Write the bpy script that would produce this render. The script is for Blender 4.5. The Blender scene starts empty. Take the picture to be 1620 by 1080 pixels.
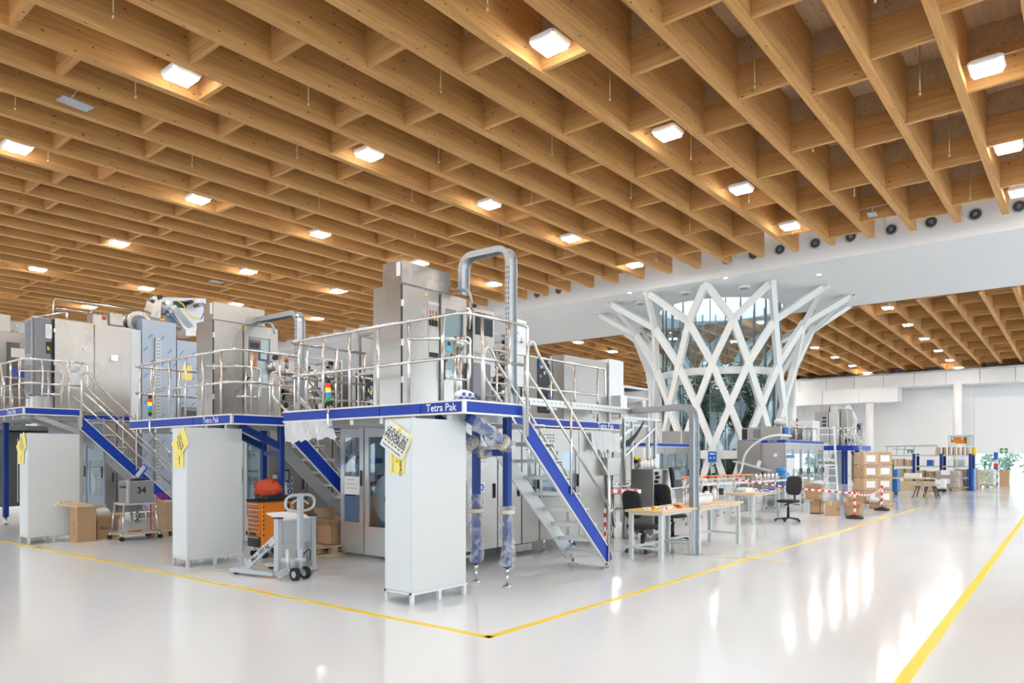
import bpy, bmesh, math, random
from mathutils import Vector, Matrix
from math import pi, sin, cos, radians, atan, sqrt
S = bpy.context.scene
COL = S.collection
# ------------------------------------------------------------------ camera, sky, exposure
F_PX, HORIZON, EYE, VP = 1121.0, 719.75, 1.65, 1728.66      # focal length and horizon in px of the 1620x1080 frame
TH = atan((VP-810)/F_PX); CT, ST = cos(TH), sin(TH)
cam_d = bpy.data.cameras.new('camera'); cam_d.sensor_width = 36; cam_d.lens = F_PX/1620*36
cam_d.shift_y = (HORIZON-540)/1620; cam_d.clip_end = 400
cam = bpy.data.objects.new('camera', cam_d); COL.objects.link(cam)
cam.location = (0, 0, EYE); cam.rotation_euler = (pi/2, 0, TH-pi/2); S.camera = cam
w = bpy.data.worlds.new('sky'); S.world = w; w.use_nodes = True
nt = w.node_tree; nt.nodes.clear()
wo = nt.nodes.new('ShaderNodeOutputWorld'); bg = nt.nodes.new('ShaderNodeBackground')
tc = nt.nodes.new('ShaderNodeTexCoord'); nz = nt.nodes.new('ShaderNodeTexNoise'); cr = nt.nodes.new('ShaderNodeValToRGB')
nz.inputs['Scale'].default_value = 2.2; nz.inputs['Detail'].default_value = 5
cr.color_ramp.elements[0].position = .35; cr.color_ramp.elements[0].color = (.76, .85, .96, 1)
cr.color_ramp.elements[1].position = .6; cr.color_ramp.elements[1].color = (.93, .96, 1, 1)
nt.links.new(tc.outputs['Generated'], nz.inputs['Vector']); nt.links.new(nz.outputs['Fac'], cr.inputs['Fac'])
nt.links.new(cr.outputs['Color'], bg.inputs['Color']); bg.inputs['Strength'].default_value = 1.5
nt.links.new(bg.outputs[0], wo.inputs[0])
LAMP_EMIT = 62.0
S.view_settings.view_transform = 'Standard'; S.view_settings.look = 'None'
S.view_settings.exposure = 1.36; S.view_settings.gamma = 1; S.view_settings.use_curve_mapping = False
S.cycles.max_bounces = 7; S.cycles.diffuse_bounces = 4; S.cycles.glossy_bounces = 3; S.cycles.transmission_bounces = 6
S.cycles.transparent_max_bounces = 12; S.cycles.sample_clamp_indirect = 6; S.cycles.use_denoising = True
S.cycles.caustics_reflective = False; S.cycles.caustics_refractive = False

# ------------------------------------------------------------------ helpers: measuring (u = aisle axis x, v = y)
def on_u(px, u):                       # v of the point seen in pixel column px on the plane x=u
    k = (px-810)/F_PX; return (u*ST-k*u*CT)/(k*ST+CT)
def on_v(px, v):
    k = (px-810)/F_PX; return (v*CT+k*v*ST)/(ST-k*CT)
def dep(u, v): return u*CT+v*ST
def zat(py, u, v): return EYE+(HORIZON-py)*dep(u, v)/F_PX
# ------------------------------------------------------------------ materials
MATS = {}
def mat(name, col, rough=.5, metal=0., noise=0., nscale=8., bump=0., emit=0., alpha=1., trans=0., stretch=None, coat=0., spec=None, rvar=0.):
    if name in MATS: return MATS[name]
    m = bpy.data.materials.new(name); m.use_nodes = True; nt = m.node_tree; b = nt.nodes['Principled BSDF']
    b.inputs['Base Color'].default_value = (*col, 1); b.inputs['Roughness'].default_value = rough; b.inputs['Metallic'].default_value = metal
    if spec is not None: b.inputs['Specular IOR Level'].default_value = spec
    if coat: b.inputs['Coat Weight'].default_value = coat; b.inputs['Coat Roughness'].default_value = .08
    if emit: b.inputs['Emission Color'].default_value = (*col, 1); b.inputs['Emission Strength'].default_value = emit
    if alpha < 1: b.inputs['Alpha'].default_value = alpha
    if trans: b.inputs['Transmission Weight'].default_value = trans
    if noise or bump or rvar:
        g = nt.nodes.new('ShaderNodeNewGeometry'); mp = nt.nodes.new('ShaderNodeMapping'); n = nt.nodes.new('ShaderNodeTexNoise')
        nt.links.new(g.outputs['Position'], mp.inputs['Vector']); nt.links.new(mp.outputs[0], n.inputs['Vector'])
        if stretch: mp.inputs['Scale'].default_value = stretch
        n.inputs['Scale'].default_value = nscale; n.inputs['Detail'].default_value = 4
        if noise:
            r = nt.nodes.new('ShaderNodeMixRGB'); r.inputs[1].default_value = (*[c*(1-noise) for c in col], 1); r.inputs[2].default_value = (*[min(1, c*(1+noise*.6)) for c in col], 1)
            nt.links.new(n.outputs['Fac'], r.inputs[0]); nt.links.new(r.outputs[0], b.inputs['Base Color'])
        if bump:
            bp = nt.nodes.new('ShaderNodeBump'); bp.inputs['Strength'].default_value = bump; bp.inputs['Distance'].default_value = .01
            nt.links.new(n.outputs['Fac'], bp.inputs['Height']); nt.links.new(bp.outputs[0], b.inputs['Normal'])
        if rvar:
            mr = nt.nodes.new('ShaderNodeMapRange'); mr.inputs['To Min'].default_value = max(0, rough-rvar); mr.inputs['To Max'].default_value = rough+rvar
            nt.links.new(n.outputs['Fac'], mr.inputs['Value']); nt.links.new(mr.outputs[0], b.inputs['Roughness'])
    MATS[name] = m; return m
def wood(name, base, dark, axis, knots=True):
    m = bpy.data.materials.new(name); m.use_nodes = True; nt = m.node_tree; N = nt.nodes.new; L = nt.links.new; b = nt.nodes['Principled BSDF']
    b.inputs['Roughness'].default_value = .6; b.inputs['Specular IOR Level'].default_value = .25
    g = N('ShaderNodeNewGeometry'); oi = N('ShaderNodeObjectInfo')
    def stretched(s):
        mp = N('ShaderNodeMapping'); sc = [s[1], s[1], s[1]]; sc[axis] = s[0]; mp.inputs['Scale'].default_value = sc
        L(g.outputs['Position'], mp.inputs['Vector']); return mp.outputs[0]
    n = N('ShaderNodeTexNoise'); n.inputs['Scale'].default_value = 1; n.inputs['Detail'].default_value = 5; L(stretched((.8, 22)), n.inputs['Vector'])
    r = N('ShaderNodeValToRGB'); r.color_ramp.elements[0].position = .3; r.color_ramp.elements[1].position = .65
    r.color_ramp.elements[0].color = (*dark, 1); r.color_ramp.elements[1].color = (*base, 1); L(n.outputs['Fac'], r.inputs[0])
    # slow patches from board to board
    n2 = N('ShaderNodeTexNoise'); n2.inputs['Scale'].default_value = 1; L(stretched((.25, 5)), n2.inputs['Vector'])
    mx = N('ShaderNodeMixRGB'); mx.blend_type = 'MULTIPLY'; mx.inputs[0].default_value = .55
    r2 = N('ShaderNodeValToRGB'); r2.color_ramp.elements[0].position = .35; r2.color_ramp.elements[1].position = .65
    r2.color_ramp.elements[0].color = (.8, .77, .74, 1); r2.color_ramp.elements[1].color = (1, 1, 1, 1); L(n2.outputs['Fac'], r2.inputs[0])
    L(r.outputs[0], mx.inputs[1]); L(r2.outputs[0], mx.inputs[2]); out = mx.outputs[0]
    # lamination lines every 40 mm of height
    sx = N('ShaderNodeSeparateXYZ'); L(g.outputs['Position'], sx.inputs[0])
    m1 = N('ShaderNodeMath'); m1.operation = 'MULTIPLY'; m1.inputs[1].default_value = 25; L(sx.outputs['Z'], m1.inputs[0])
    m2 = N('ShaderNodeMath'); m2.operation = 'FRACT'; L(m1.outputs[0], m2.inputs[0])
    m3 = N('ShaderNodeMath'); m3.operation = 'LESS_THAN'; m3.inputs[1].default_value = .07; L(m2.outputs[0], m3.inputs[0])
    m4 = N('ShaderNodeMath'); m4.operation = 'MULTIPLY'; m4.inputs[1].default_value = .22; L(m3.outputs[0], m4.inputs[0])
    mx2 = N('ShaderNodeMixRGB'); mx2.inputs[2].default_value = (*[c*.5 for c in dark], 1); L(m4.outputs[0], mx2.inputs[0]); L(out, mx2.inputs[1]); out = mx2.outputs[0]
    if knots:
        vo = N('ShaderNodeTexVoronoi'); vo.inputs['Scale'].default_value = 1; L(stretched((4.0, 8.5)), vo.inputs['Vector'])
        m5 = N('ShaderNodeMath'); m5.operation = 'LESS_THAN'; m5.inputs[1].default_value = .12; L(vo.outputs['Distance'], m5.inputs[0])
        sp = N('ShaderNodeSeparateXYZ'); L(vo.outputs['Color'], sp.inputs[0])
        m6 = N('ShaderNodeMath'); m6.operation = 'GREATER_THAN'; m6.inputs[1].default_value = .45; L(sp.outputs[0], m6.inputs[0])
        m7 = N('ShaderNodeMath'); m7.operation = 'MULTIPLY'; L(m5.outputs[0], m7.inputs[0]); L(m6.outputs[0], m7.inputs[1])
        m8 = N('ShaderNodeMath'); m8.operation = 'MULTIPLY'; m8.inputs[1].default_value = .8; L(m7.outputs[0], m8.inputs[0])
        mx3 = N('ShaderNodeMixRGB'); mx3.inputs[2].default_value = (.05, .022, .008, 1); L(m8.outputs[0], mx3.inputs[0]); L(out, mx3.inputs[1]); out = mx3.outputs[0]
    L(out, b.inputs['Base Color']); return m
beam_wood = wood('glulam_along_aisle', (.66, .37, .135), (.52, .26, .082), 0)
cross_wood = wood('glulam_across_aisle', (.64, .35, .13), (.50, .25, .080), 1)
deck_wood = wood('deck_boards', (.60, .43, .28), (.50, .34, .21), 0)
white_paint = mat('white_paint', (.86, .86, .855), .55)
white_wall = mat('white_wall_panels', (.88, .88, .875), .5)
cab_white = mat('light_grey_enamel', (.66, .68, .68), .34)
cab_white2 = mat('pale_blue_white_enamel', (.73, .78, .81), .32)
steel = mat('brushed_stainless', (.47, .45, .42), .28, .95, noise=.12, nscale=1.2, stretch=(1, 1, .5), rvar=.09)
steel_dark = mat('stainless_doors_below', (.40, .38, .355), .32, .9, noise=.10, nscale=2, rvar=.06)
steel_pale = mat('pale_sheet_steel', (.72, .73, .73), .4, .55, noise=.08, nscale=3)
tubing = mat('polished_tube', (.72, .71, .69), .24, .92)
galv = mat('galvanised_steel', (.55, .58, .60), .38, .8, noise=.22, nscale=30)
alu = mat('aluminium_tread', (.62, .63, .63), .4, .35)
blue = mat('blue_enamel', (.008, .045, .36), .42, spec=.3)
blue_dk = mat('dark_blue_post', (.008, .04, .22), .42, spec=.35)
blue_film = mat('protective_film_blue_grey', (.40, .46, .55), .35, .35, noise=.05, nscale=2)
grey_plastic = mat('grey_plastic', (.23, .24, .26), .5)
grey_enamel = mat('grey_enamel', (.42, .45, .47), .45)
black = mat('black_plastic', (.015, .015, .017), .45)
black_soft = mat('black_upholstery', (.022, .022, .025), .75)
dark_int = mat('dark_machine_interior', (.06, .06, .06), .5)
mid_int = mat('machine_interior', (.44, .50, .54), .45, .3, noise=.3, nscale=7)
cable_blue = mat('blue_hose', (.02, .16, .55), .4)
orange = mat('orange_enamel', (.86, .25, .02), .4)
orange_c = mat('orange_cap', (.95, .25, .03), .4)
red = mat('red_plastic', (.70, .03, .02), .4)
red_cloth = mat('red_cloth', (.72, .10, .05), .9, noise=.2, nscale=20)
yellow = mat('yellow_tape', (.95, .68, .015), .35)
yellow_p = mat('yellow_card', (.93, .78, .22), .6)
green = mat('green_plastic', (.02, .28, .08), .4)
paper = mat('white_paper', (.86, .86, .86), .7)
print_k = mat('black_print', (.03, .03, .03), .6)
print_w = mat('white_print', (.85, .87, .9), .5)
print_b = mat('blue_print', (.05, .09, .35), .6)
sign_blue = mat('sign_blue', (.01, .12, .52), .4)
card = mat('cardboard', (.52, .34, .19), .8, noise=.08, nscale=3)
card2 = mat('pale_cardboard', (.60, .42, .26), .8, noise=.08, nscale=3)
tape_m = mat('packing_tape', (.70, .62, .42), .3)
pine = mat('pine_boards', (.66, .50, .30), .7, noise=.15, nscale=6)
top_wood = mat('beech_worktop', (.72, .50, .28), .4, noise=.1, nscale=4)
bench_leg = mat('pale_green_grey_legs', (.62, .67, .65), .45)
def glassmat(name, tint, base, refl=(1, 1, 1)):
    m = bpy.data.materials.new(name); m.use_nodes = True; nt = m.node_tree; nt.nodes.clear(); N = nt.nodes.new; L = nt.links.new
    o = N('ShaderNodeOutputMaterial'); t = N('ShaderNodeBsdfTransparent'); g = N('ShaderNodeBsdfGlossy'); x = N('ShaderNodeMixShader'); fr = N('ShaderNodeLayerWeight'); a = N('ShaderNodeMath'); pw = N('ShaderNodeMath'); pw.operation = 'POWER'; pw.inputs[1].default_value = 4
    t.inputs[0].default_value = (*tint, 1); g.inputs['Color'].default_value = (*refl, 1); g.inputs['Roughness'].default_value = .02; fr.inputs[0].default_value = .5
    a.operation = 'ADD'; a.inputs[1].default_value = base; a.use_clamp = True
    L(fr.outputs['Facing'], pw.inputs[0]); L(pw.outputs[0], a.inputs[0]); L(a.outputs[0], x.inputs[0]); L(t.outputs[0], x.inputs[1]); L(g.outputs[0], x.inputs[2]); L(x.outputs[0], o.inputs[0]); return m
glass = glassmat('clear_glass', (.93, .97, .98), .05)
glass_well = glassmat('blue_green_glass', (.80, .91, .95), .07, (.80, .93, 1))
glass_dk = glassmat('tinted_door_glass', (.84, .91, .94), .07)
film = mat('crinkled_clear_film', (.93, .95, .98), .14, alpha=.3, bump=1.0, nscale=30)
_nt = film.node_tree; _b = _nt.nodes['Principled BSDF']; _n = _nt.nodes.new('ShaderNodeTexNoise'); _n.inputs['Scale'].default_value = 9; _n.inputs['Detail'].default_value = 5; _n.inputs['Distortion'].default_value = .8
_g = _nt.nodes.new('ShaderNodeNewGeometry'); _r = _nt.nodes.new('ShaderNodeMapRange'); _r.inputs['From Min'].default_value = .40; _r.inputs['From Max'].default_value = .75; _r.inputs['To Min'].default_value = .12; _r.inputs['To Max'].default_value = .60
_nt.links.new(_g.outputs['Position'], _n.inputs['Vector']); _nt.links.new(_n.outputs['Fac'], _r.inputs['Value']); _nt.links.new(_r.outputs[0], _b.inputs['Alpha'])
film_w = mat('milky_packing_film', (.80, .81, .83), .35, alpha=.75, bump=.8, nscale=10)
rubber = mat('black_rubber', (.02, .02, .02), .8)
lamp_m = mat('lamp_diffuser', (1, .985, .96), .4, emit=LAMP_EMIT)
lamp_rim = mat('lamp_rim', (1, .985, .96), .4, emit=2.2)
lamp_white = mat('lamp_housing', (.85, .86, .87), .4)
screen_on = mat('lit_screen', (.75, .86, 1), .3, emit=1.2)
def ind(name, c, e): return mat(name, c, .35, emit=e)
# ------------------------------------------------------------------ helpers: meshes and objects
ORG = {}
class MB:
    def __init__(self): self.v = []; self.f = []; self.m = []; self.mats = []; self.sm = []
    def mi(self, m):
        if m is None: return 0
        if m not in self.mats: self.mats.append(m)
        return self.mats.index(m)
    def add(self, vs, fs, m=None, smooth=False):
        o = len(self.v); self.v += [tuple(p) for p in vs]; i = self.mi(m)
        for f in fs: self.f.append([o+k for k in f]); self.m.append(i); self.sm.append(smooth)
        return self
    def box(self, x0, y0, z0, x1, y1, z1, m=None):
        x0, x1 = min(x0, x1), max(x0, x1); y0, y1 = min(y0, y1), max(y0, y1); z0, z1 = min(z0, z1), max(z0, z1)
        vs = [(x0, y0, z0), (x1, y0, z0), (x1, y1, z0), (x0, y1, z0), (x0, y0, z1), (x1, y0, z1), (x1, y1, z1), (x0, y1, z1)]
        return self.add(vs, [(0, 3, 2, 1), (4, 5, 6, 7), (0, 1, 5, 4), (1, 2, 6, 5), (2, 3, 7, 6), (3, 0, 4, 7)], m)
    def bev(self, x0, y0, z0, x1, y1, z1, b=.01, m=None):      # box with chamfered vertical and top edges
        x0, x1 = min(x0, x1), max(x0, x1); y0, y1 = min(y0, y1), max(y0, y1); z0, z1 = min(z0, z1), max(z0, z1)
        def ring(a, z): return [(x0+a+b, y0+a, z), (x1-a-b, y0+a, z), (x1-a, y0+a+b, z), (x1-a, y1-a-b, z), (x1-a-b, y1-a, z), (x0+a+b, y1-a, z), (x0+a, y1-a-b, z), (x0+a, y0+a+b, z)]
        rs = [ring(b*.6, z0), ring(0, z0+b*.6), ring(0, z1-b*.6), ring(b*.6, z1)]
        vs = sum(rs, []); fs = [tuple(range(7, -1, -1)), tuple(range(24, 32))]
        for r in range(3):
            for i in range(8): j = (i+1) % 8; fs.append((r*8+i, r*8+j, r*8+8+j, r*8+8+i))
        return self.add(vs, fs, m)
    def obox(self, c, sx, sy, sz, rot=None, m=None):           # box centred at c, turned by a Matrix or a z angle
        if rot is None: R = Matrix.Identity(3)
        elif isinstance(rot, (int, float)): R = Matrix.Rotation(rot, 3, 'Z')
        else: R = rot
        c = Vector(c); vs = [c+R@Vector((a*sx/2, b*sy/2, d*sz/2)) for d in (-1, 1) for a, b in ((-1, -1), (1, -1), (1, 1), (-1, 1))]
        return self.add(vs, [(0, 3, 2, 1), (4, 5, 6, 7), (0, 1, 5, 4), (1, 2, 6, 5), (2, 3, 7, 6), (3, 0, 4, 7)], m)
    def bar(self, p, q, w, h=None, m=None, up=(0, 0, 1)):      # square section bar from p to q
        p, q = Vector(p), Vector(q); d = q-p; l = d.length; h = h or w
        if l < 1e-6: return self
        d.normalize(); a = d.cross(Vector(up))
        if a.length < 1e-3: a = d.cross(Vector((1, 0, 0)))
        a.normalize(); b = a.cross(d)
        vs = [e+a*(i*w/2)+b*(j*h/2) for e in (p, q) for i, j in ((-1, -1), (1, -1), (1, 1), (-1, 1))]
        return self.add(vs, [(0, 3, 2, 1), (4, 5, 6, 7), (0, 1, 5, 4), (1, 2, 6, 5), (2, 3, 7, 6), (3, 0, 4, 7)], m)
    def cyl(self, p, q, r, n=10, r2=None, m=None, smooth=True):
        p, q = Vector(p), Vector(q); d = (q-p)
        if d.length < 1e-6: return self
        d.normalize(); a = d.orthogonal().normalized(); b = d.cross(a); r2 = r if r2 is None else r2
        vs = [p+(a*cos(2*pi*i/n)+b*sin(2*pi*i/n))*r for i in range(n)]+[q+(a*cos(2*pi*i/n)+b*sin(2*pi*i/n))*r2 for i in range(n)]
        o = len(self.v); self.add(vs, [(i, (i+1) % n, n+(i+1) % n, n+i) for i in range(n)], m, smooth)
        i = self.mi(m); self.f += [[o+k for k in range(n-1, -1, -1)], [o+n+k for k in range(n)]]; self.m += [i, i]; self.sm += [False, False]
        return self
    def tube(self, pts, r, n=8, m=None, closed=False):
        pts = [Vector(p) for p in pts]; N = len(pts); rings = []; a = None
        for i in range(N):
            if closed: t = (pts[(i+1) % N]-pts[i-1])
            else: t = (pts[min(i+1, N-1)]-pts[max(i-1, 0)])
            if t.length < 1e-9: t = Vector((0, 0, 1))
            t.normalize()
            a = t.orthogonal().normalized() if a is None else (a-t*a.dot(t))
            if a.length < 1e-4: a = t.orthogonal()
            a.normalize(); b = t.cross(a)
            rings.append([pts[i]+(a*cos(2*pi*k/n)+b*sin(2*pi*k/n))*r for k in range(n)])
        vs = sum(rings, []); fs = []
        for i in range(N if closed else N-1):
            j = (i+1) % N
            for k in range(n): l = (k+1) % n; fs.append((i*n+k, i*n+l, j*n+l, j*n+k))
        if not closed: fs += [tuple(range(n-1, -1, -1)), tuple((N-1)*n+k for k in range(n))]
        return self.add(vs, fs, m, True)
    def prism(self, poly, o, ax, ay, t, m=None):               # polygon in the plane (o, ax, ay) with thickness vector t
        o, ax, ay, t = map(Vector, (o, ax, ay, t)); n = len(poly)
        vs = [o+ax*a+ay*b for a, b in poly]; vs += [p+t for p in vs]
        return self.add(vs, [tuple(range(n-1, -1, -1)), tuple(range(n, 2*n))]+[(i, (i+1) % n, n+(i+1) % n, n+i) for i in range(n)], m)
    def ball(self, c, rx, ry=None, rz=None, n=10, m=None, lump=0., seed=0):
        ry = ry or rx; rz = rz or rx; R = random.Random(seed); vs = []; h = n//2+1; c = Vector(c)
        for i in range(h+1):
            for j in range(n):
                k = 1+lump*(R.random()-.5); ph = pi*i/h
                vs.append(c+Vector((rx*sin(ph)*cos(2*pi*j/n)*k, ry*sin(ph)*sin(2*pi*j/n)*k, rz*cos(ph)*k)))
        fs = [(i*n+j, (i+1)*n+j, (i+1)*n+(j+1) % n, i*n+(j+1) % n) for i in range(h) for j in range(n)]
        return self.add(vs, fs, m, True)
    def build(self, name, m=None, parent=None, label=None, cat=None, group=None, kind=None, center=True):
        if not self.v: return None
        me = bpy.data.meshes.new(name)
        if parent is not None: o = ORG[parent.name]
        elif center:
            xs = [p[0] for p in self.v]; ys = [p[1] for p in self.v]; zs = [p[2] for p in self.v]
            o = ((min(xs)+max(xs))/2, (min(ys)+max(ys))/2, min(zs))
        else: o = (0, 0, 0)
        me.from_pydata([(p[0]-o[0], p[1]-o[1], p[2]-o[2]) for p in self.v], [], self.f)
        ms = list(self.mats)
        if m is not None:
            if ms: pass
            ms = ms or [m]
        for q in ms: me.materials.append(q)
        me.polygons.foreach_set('material_index', self.m); me.polygons.foreach_set('use_smooth', self.sm)
        me.update(); ob = bpy.data.objects.new(name, me); COL.objects.link(ob)
        if parent is not None: ob.parent = parent; ORG[ob.name] = o
        else: ob.location = o; ORG[ob.name] = o
        if label: ob['label'] = label
        if cat: ob['category'] = cat
        if group: ob['group'] = group
        if kind: ob['kind'] = kind
        return ob
def thing(name, label, cat, loc, group=None, kind=None):
    o = bpy.data.objects.new(name, None); COL.objects.link(o); o.location = loc; ORG[o.name] = tuple(loc); o.empty_display_size = .2
    if label: o['label'] = label
    if cat: o['category'] = cat
    if group: o['group'] = group
    if kind: o['kind'] = kind
    return o
def box(*a): return MB().box(*a)
def copy_tree(o, loc=None, label=None, parent=None, rz=None):
    c = o.copy(); COL.objects.link(c); c.parent = parent
    if parent is None:
        ORG[c.name] = tuple(loc) if loc else ORG[o.name]
        if loc: c.location = loc
        if rz is not None: c.rotation_euler.z = rz
    if label: c['label'] = label
    for ch in o.children: copy_tree(ch, parent=c)
    return c
def text(s, o, ax, ay, size, m, parent, name='lettering', depth=.002, bold=0., align='CENTER', label=None, sx=1.):
    cu = bpy.data.curves.new('t', 'FONT'); cu.body = s; cu.size = size; cu.align_x = align; cu.align_y = 'CENTER'; cu.resolution_u = 2; cu.offset = bold
    tmp = bpy.data.objects.new('t', cu); me = bpy.data.meshes.new_from_object(tmp); bpy.data.objects.remove(tmp); bpy.data.curves.remove(cu)
    o, ax, ay = Vector(o), Vector(ax).normalized(), Vector(ay).normalized(); n = ax.cross(ay)
    org = Vector(ORG[parent.name]) if parent is not None else Vector((0, 0, 0))
    for v in me.vertices: v.co = o+ax*v.co.x*sx+ay*v.co.y+n*depth-org
    me.materials.clear(); me.materials.append(m); me.name = name
    ob = bpy.data.objects.new(name, me); COL.objects.link(ob); ob.parent = parent; ORG[ob.name] = tuple(org)
    if label: ob['label'] = label
    return ob
def arc(c, a, b, r, n=5):     # quarter arc centre c from direction a to direction b
    c, a, b = Vector(c), Vector(a), Vector(b)
    return [c+(a*cos(pi/2*i/n)+b*sin(pi/2*i/n))*r for i in range(n+1)]
def rounded(pts, r, n=4):     # polyline with rounded corners
    pts = [Vector(p) for p in pts]; out = [pts[0]]
    for i in range(1, len(pts)-1):
        p, a, b = pts[i], (pts[i-1]-pts[i]), (pts[i+1]-pts[i]); k = min(r, a.length*.49, b.length*.49); a = a.normalized()*k; b = b.normalized()*k
        for j in range(n+1):
            t = j/n; out.append(p+a*(1-t)**2+b*t**2)
    return out+[pts[-1]]

# ================================================================== THE HALL
ZC = 8.5                                              # underside of the timber grid
fl = MB().box(-16, -26, -.12, 66, 46, 0).build('floor', mat('white_epoxy', (.80, .83, .86), .12, noise=.03, nscale=.35, rvar=.07, spec=.5), kind='structure', center=False)
def floor_line(name_n, p, q, wd, m, lab=None):
    return MB().bar((*p, .0015), (*q, .0015), wd, .003, m, up=(0, 0, 1)).build('trim_%d' % name_n, m, kind='structure', center=False)
floor_line(1, (4.84, 4.20), (3.66, 32.0), .075, yellow)
floor_line(2, (4.80, 4.237), (25.7, 4.20), .075, yellow)
floor_line(3, (-2.0, .93), (34.0, 1.60), .095, yellow)
floor_line(4, (4.75, 9.71), (7.30, 9.62), .04, yellow)
floor_line(5, (4.45, 14.95), (7.4, 15.3), .04, yellow)
seam = mat('floor_joint', (.45, .45, .45), .5)
floor_line(6, (10.5, 6.6), (11.10, 4.1), .02, seam)
floor_line(9, (11.04, 4.62), (11.22, 3.62), .03, yellow)
# timber grid of hall 1
SPC, V0, QX = 1.1586, 1.833, 3.1056
PH = {0: .40, 1: 1.117, 2: 1.747, 3: 1.007, 4: 2.047, 5: .898, 6: .07, 7: 1.923, 8: .768, 9: 2.983, 10: .64, 11: 1.671, 12: .5435, 13: 1.1355, 14: 2.735, 15: .989, 16: .349}
rnd = random.Random(4)
ceil = thing('ceiling', 'timber grid ceiling of deep glulam beams over the machine hall', None, (6, 15, ZC), kind='structure')
def grid(parent, u0, u1, kmin, kmax, v0, z0, z1, phases, uc0, limit):
    """beams along u between u0 and u1 (underside z0 at u0, z1 at u1); crossbeams from uc0 on"""
    bw, bd = .17, 1.2
    zf = lambda u: z0+(z1-z0)*(u-u0)/(u1-u0)
    cb = []
    for k in range(kmin, kmax+1):
        v = v0+SPC*k; a = zf(u0); b = zf(u1)
        vs = [(u0, v, a), (u0, v+bw, a), (u0, v+bw, a+bd), (u0, v, a+bd), (u1, v, b), (u1, v+bw, b), (u1, v+bw, b+bd), (u1, v, b+bd)]
        MB().add(vs, [(0, 1, 2, 3), (7, 6, 5, 4), (0, 4, 5, 1), (1, 5, 6, 2), (2, 6, 7, 3), (3, 7, 4, 0)]).build('beam', beam_wood, parent)
        if k < kmax:
            ph = phases.get(k+1, rnd.choice([.1, .5, .9, 1.4, 1.9, 2.5, 2.9]))-.08; u = ph+QX*math.ceil((uc0-ph)/QX)
            while u < u1-.3:
                cb.append((u, v+bw, zf(u))); u += QX
    cb.sort(key=lambda c: dep(c[0], c[1])); rest = MB(); me = None; me2 = None
    o = ORG[parent.name]
    for i, (u, v, z) in enumerate(cb):
        y0, y1 = 0, SPC-bw
        if i < limit:
            if me is None:
                b0 = MB().box(0, y0, .03, .09, y1, .68); ob = b0.build('crossbeam', cross_wood, None, center=False); me = ob.data; bpy.data.objects.remove(ob)
                b0 = MB().box(.02, y0, .68, .05, y1, 1.2); ob = b0.build('board', deck_wood, None, center=False); me2 = ob.data; bpy.data.objects.remove(ob)
            c = bpy.data.objects.new('crossbeam', me); COL.objects.link(c); c.parent = parent; c.location = (u-o[0], v-o[1], z-o[2])
            if i < limit*.8:
                c2 = bpy.data.objects.new('infill_board', me2); COL.objects.link(c2); c2.parent = c
        else:
            rest.box(u, v+y0, z+.03, u+.09, v+y1, z+.68)
    if rest.v: rest.build('distant_crossbeams', cross_wood, parent, kind='stuff')
grid(ceil, -14, 24.5, -8, 35, V0, ZC, ZC, PH, 0.0, 300)
# deck boards above the grid, split so that each strip is a piece
for i in range(13):
    u = -14+i*3.0; MB().box(u, -12, ZC+1.2, min(u+2.985, 25.2), 43.5, ZC+1.3).build('deck_panel', deck_wood, ceil)
# little sprinkler pipes that poke out between beams
sp_m = mat('sprinkler_brass', (.55, .42, .25), .4, .6)
sp0 = None
for j in range(8):
    for i in range(6):
        u, v = 4.6+i*3.55+(j % 2)*1.3, V0+SPC*(.6+j*2)
        if i == j == 0:
            sp0 = thing('sprinkler_head', 'small brass sprinkler pipe hanging between the ceiling beams', 'sprinkler', (u, v, ZC-.05), group='sprinkler heads in the timber grid')
            MB().cyl((u, v, ZC+.03), (u, v, ZC+1.2), .012, 6).build('pipe', sp_m, sp0); MB().cyl((u, v, ZC-.05), (u, v, ZC+.03), .022, 6).build('nozzle', sp_m, sp0)
        else: copy_tree(sp0, (u, v, ZC-.05))
ceil2 = thing('ceiling', 'timber grid ceiling over the far hall beyond the white soffit', None, (45, 15, 8.3), kind='structure')
grid(ceil2, 35.4, 60.0, -6, 32, 1.235, 8.5, 7.8, {k: (k*1.13) % 3.1 for k in range(-6, 33)}, 35.5, 290)
MB().add([(33.5, -10, 9.7), (61.4, -10, 8.95), (61.4, 43.5, 8.95), (33.5, 43.5, 9.7)], [(0, 1, 2, 3)]).add([(33.5, -10, 9.8), (61.4, -10, 9.05), (61.4, 43.5, 9.05), (33.5, 43.5, 9.8)], [(0, 1, 2, 3)]).build('deck_panel', deck_wood, ceil2)
# white wall beam and soffit between the halls
ZS = 8.22; TC = (30.84, 13.07); RG = 2.55
wb = MB().box(25.2, -12, ZS, 25.45, 43.5, ZC+1.3).build('wall_upstand', white_paint, kind='structure', center=False)
sf = MB(); NS = 56
ring = [(TC[0]+(RG+.12)*cos(2*pi*i/NS), TC[1]+(RG+.12)*sin(2*pi*i/NS)) for i in range(NS)]
def sq(a):   # ray to the rectangle around the well
    c, s = cos(a), sin(a); hx0, hx1, hy = TC[0]-25.45, 33.75-TC[0], 3.4
    ts = []
    if c > 1e-9: ts.append(hx1/c)
    if c < -1e-9: ts.append(-hx0/c)
    if abs(s) > 1e-9: ts.append(hy/abs(s))
    t = min(ts); return (TC[0]+c*t, TC[1]+s*t)
out_r = [sq(2*pi*i/NS) for i in range(NS)]
for z, fl_ in ((ZS, 0), (ZS+.25, 1)):
    sf.add([(x, y, z) for x, y in ring]+[(x, y, z) for x, y in out_r], [(i, (i+1) % NS, NS+(i+1) % NS, NS+i) for i in range(NS)])
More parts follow.
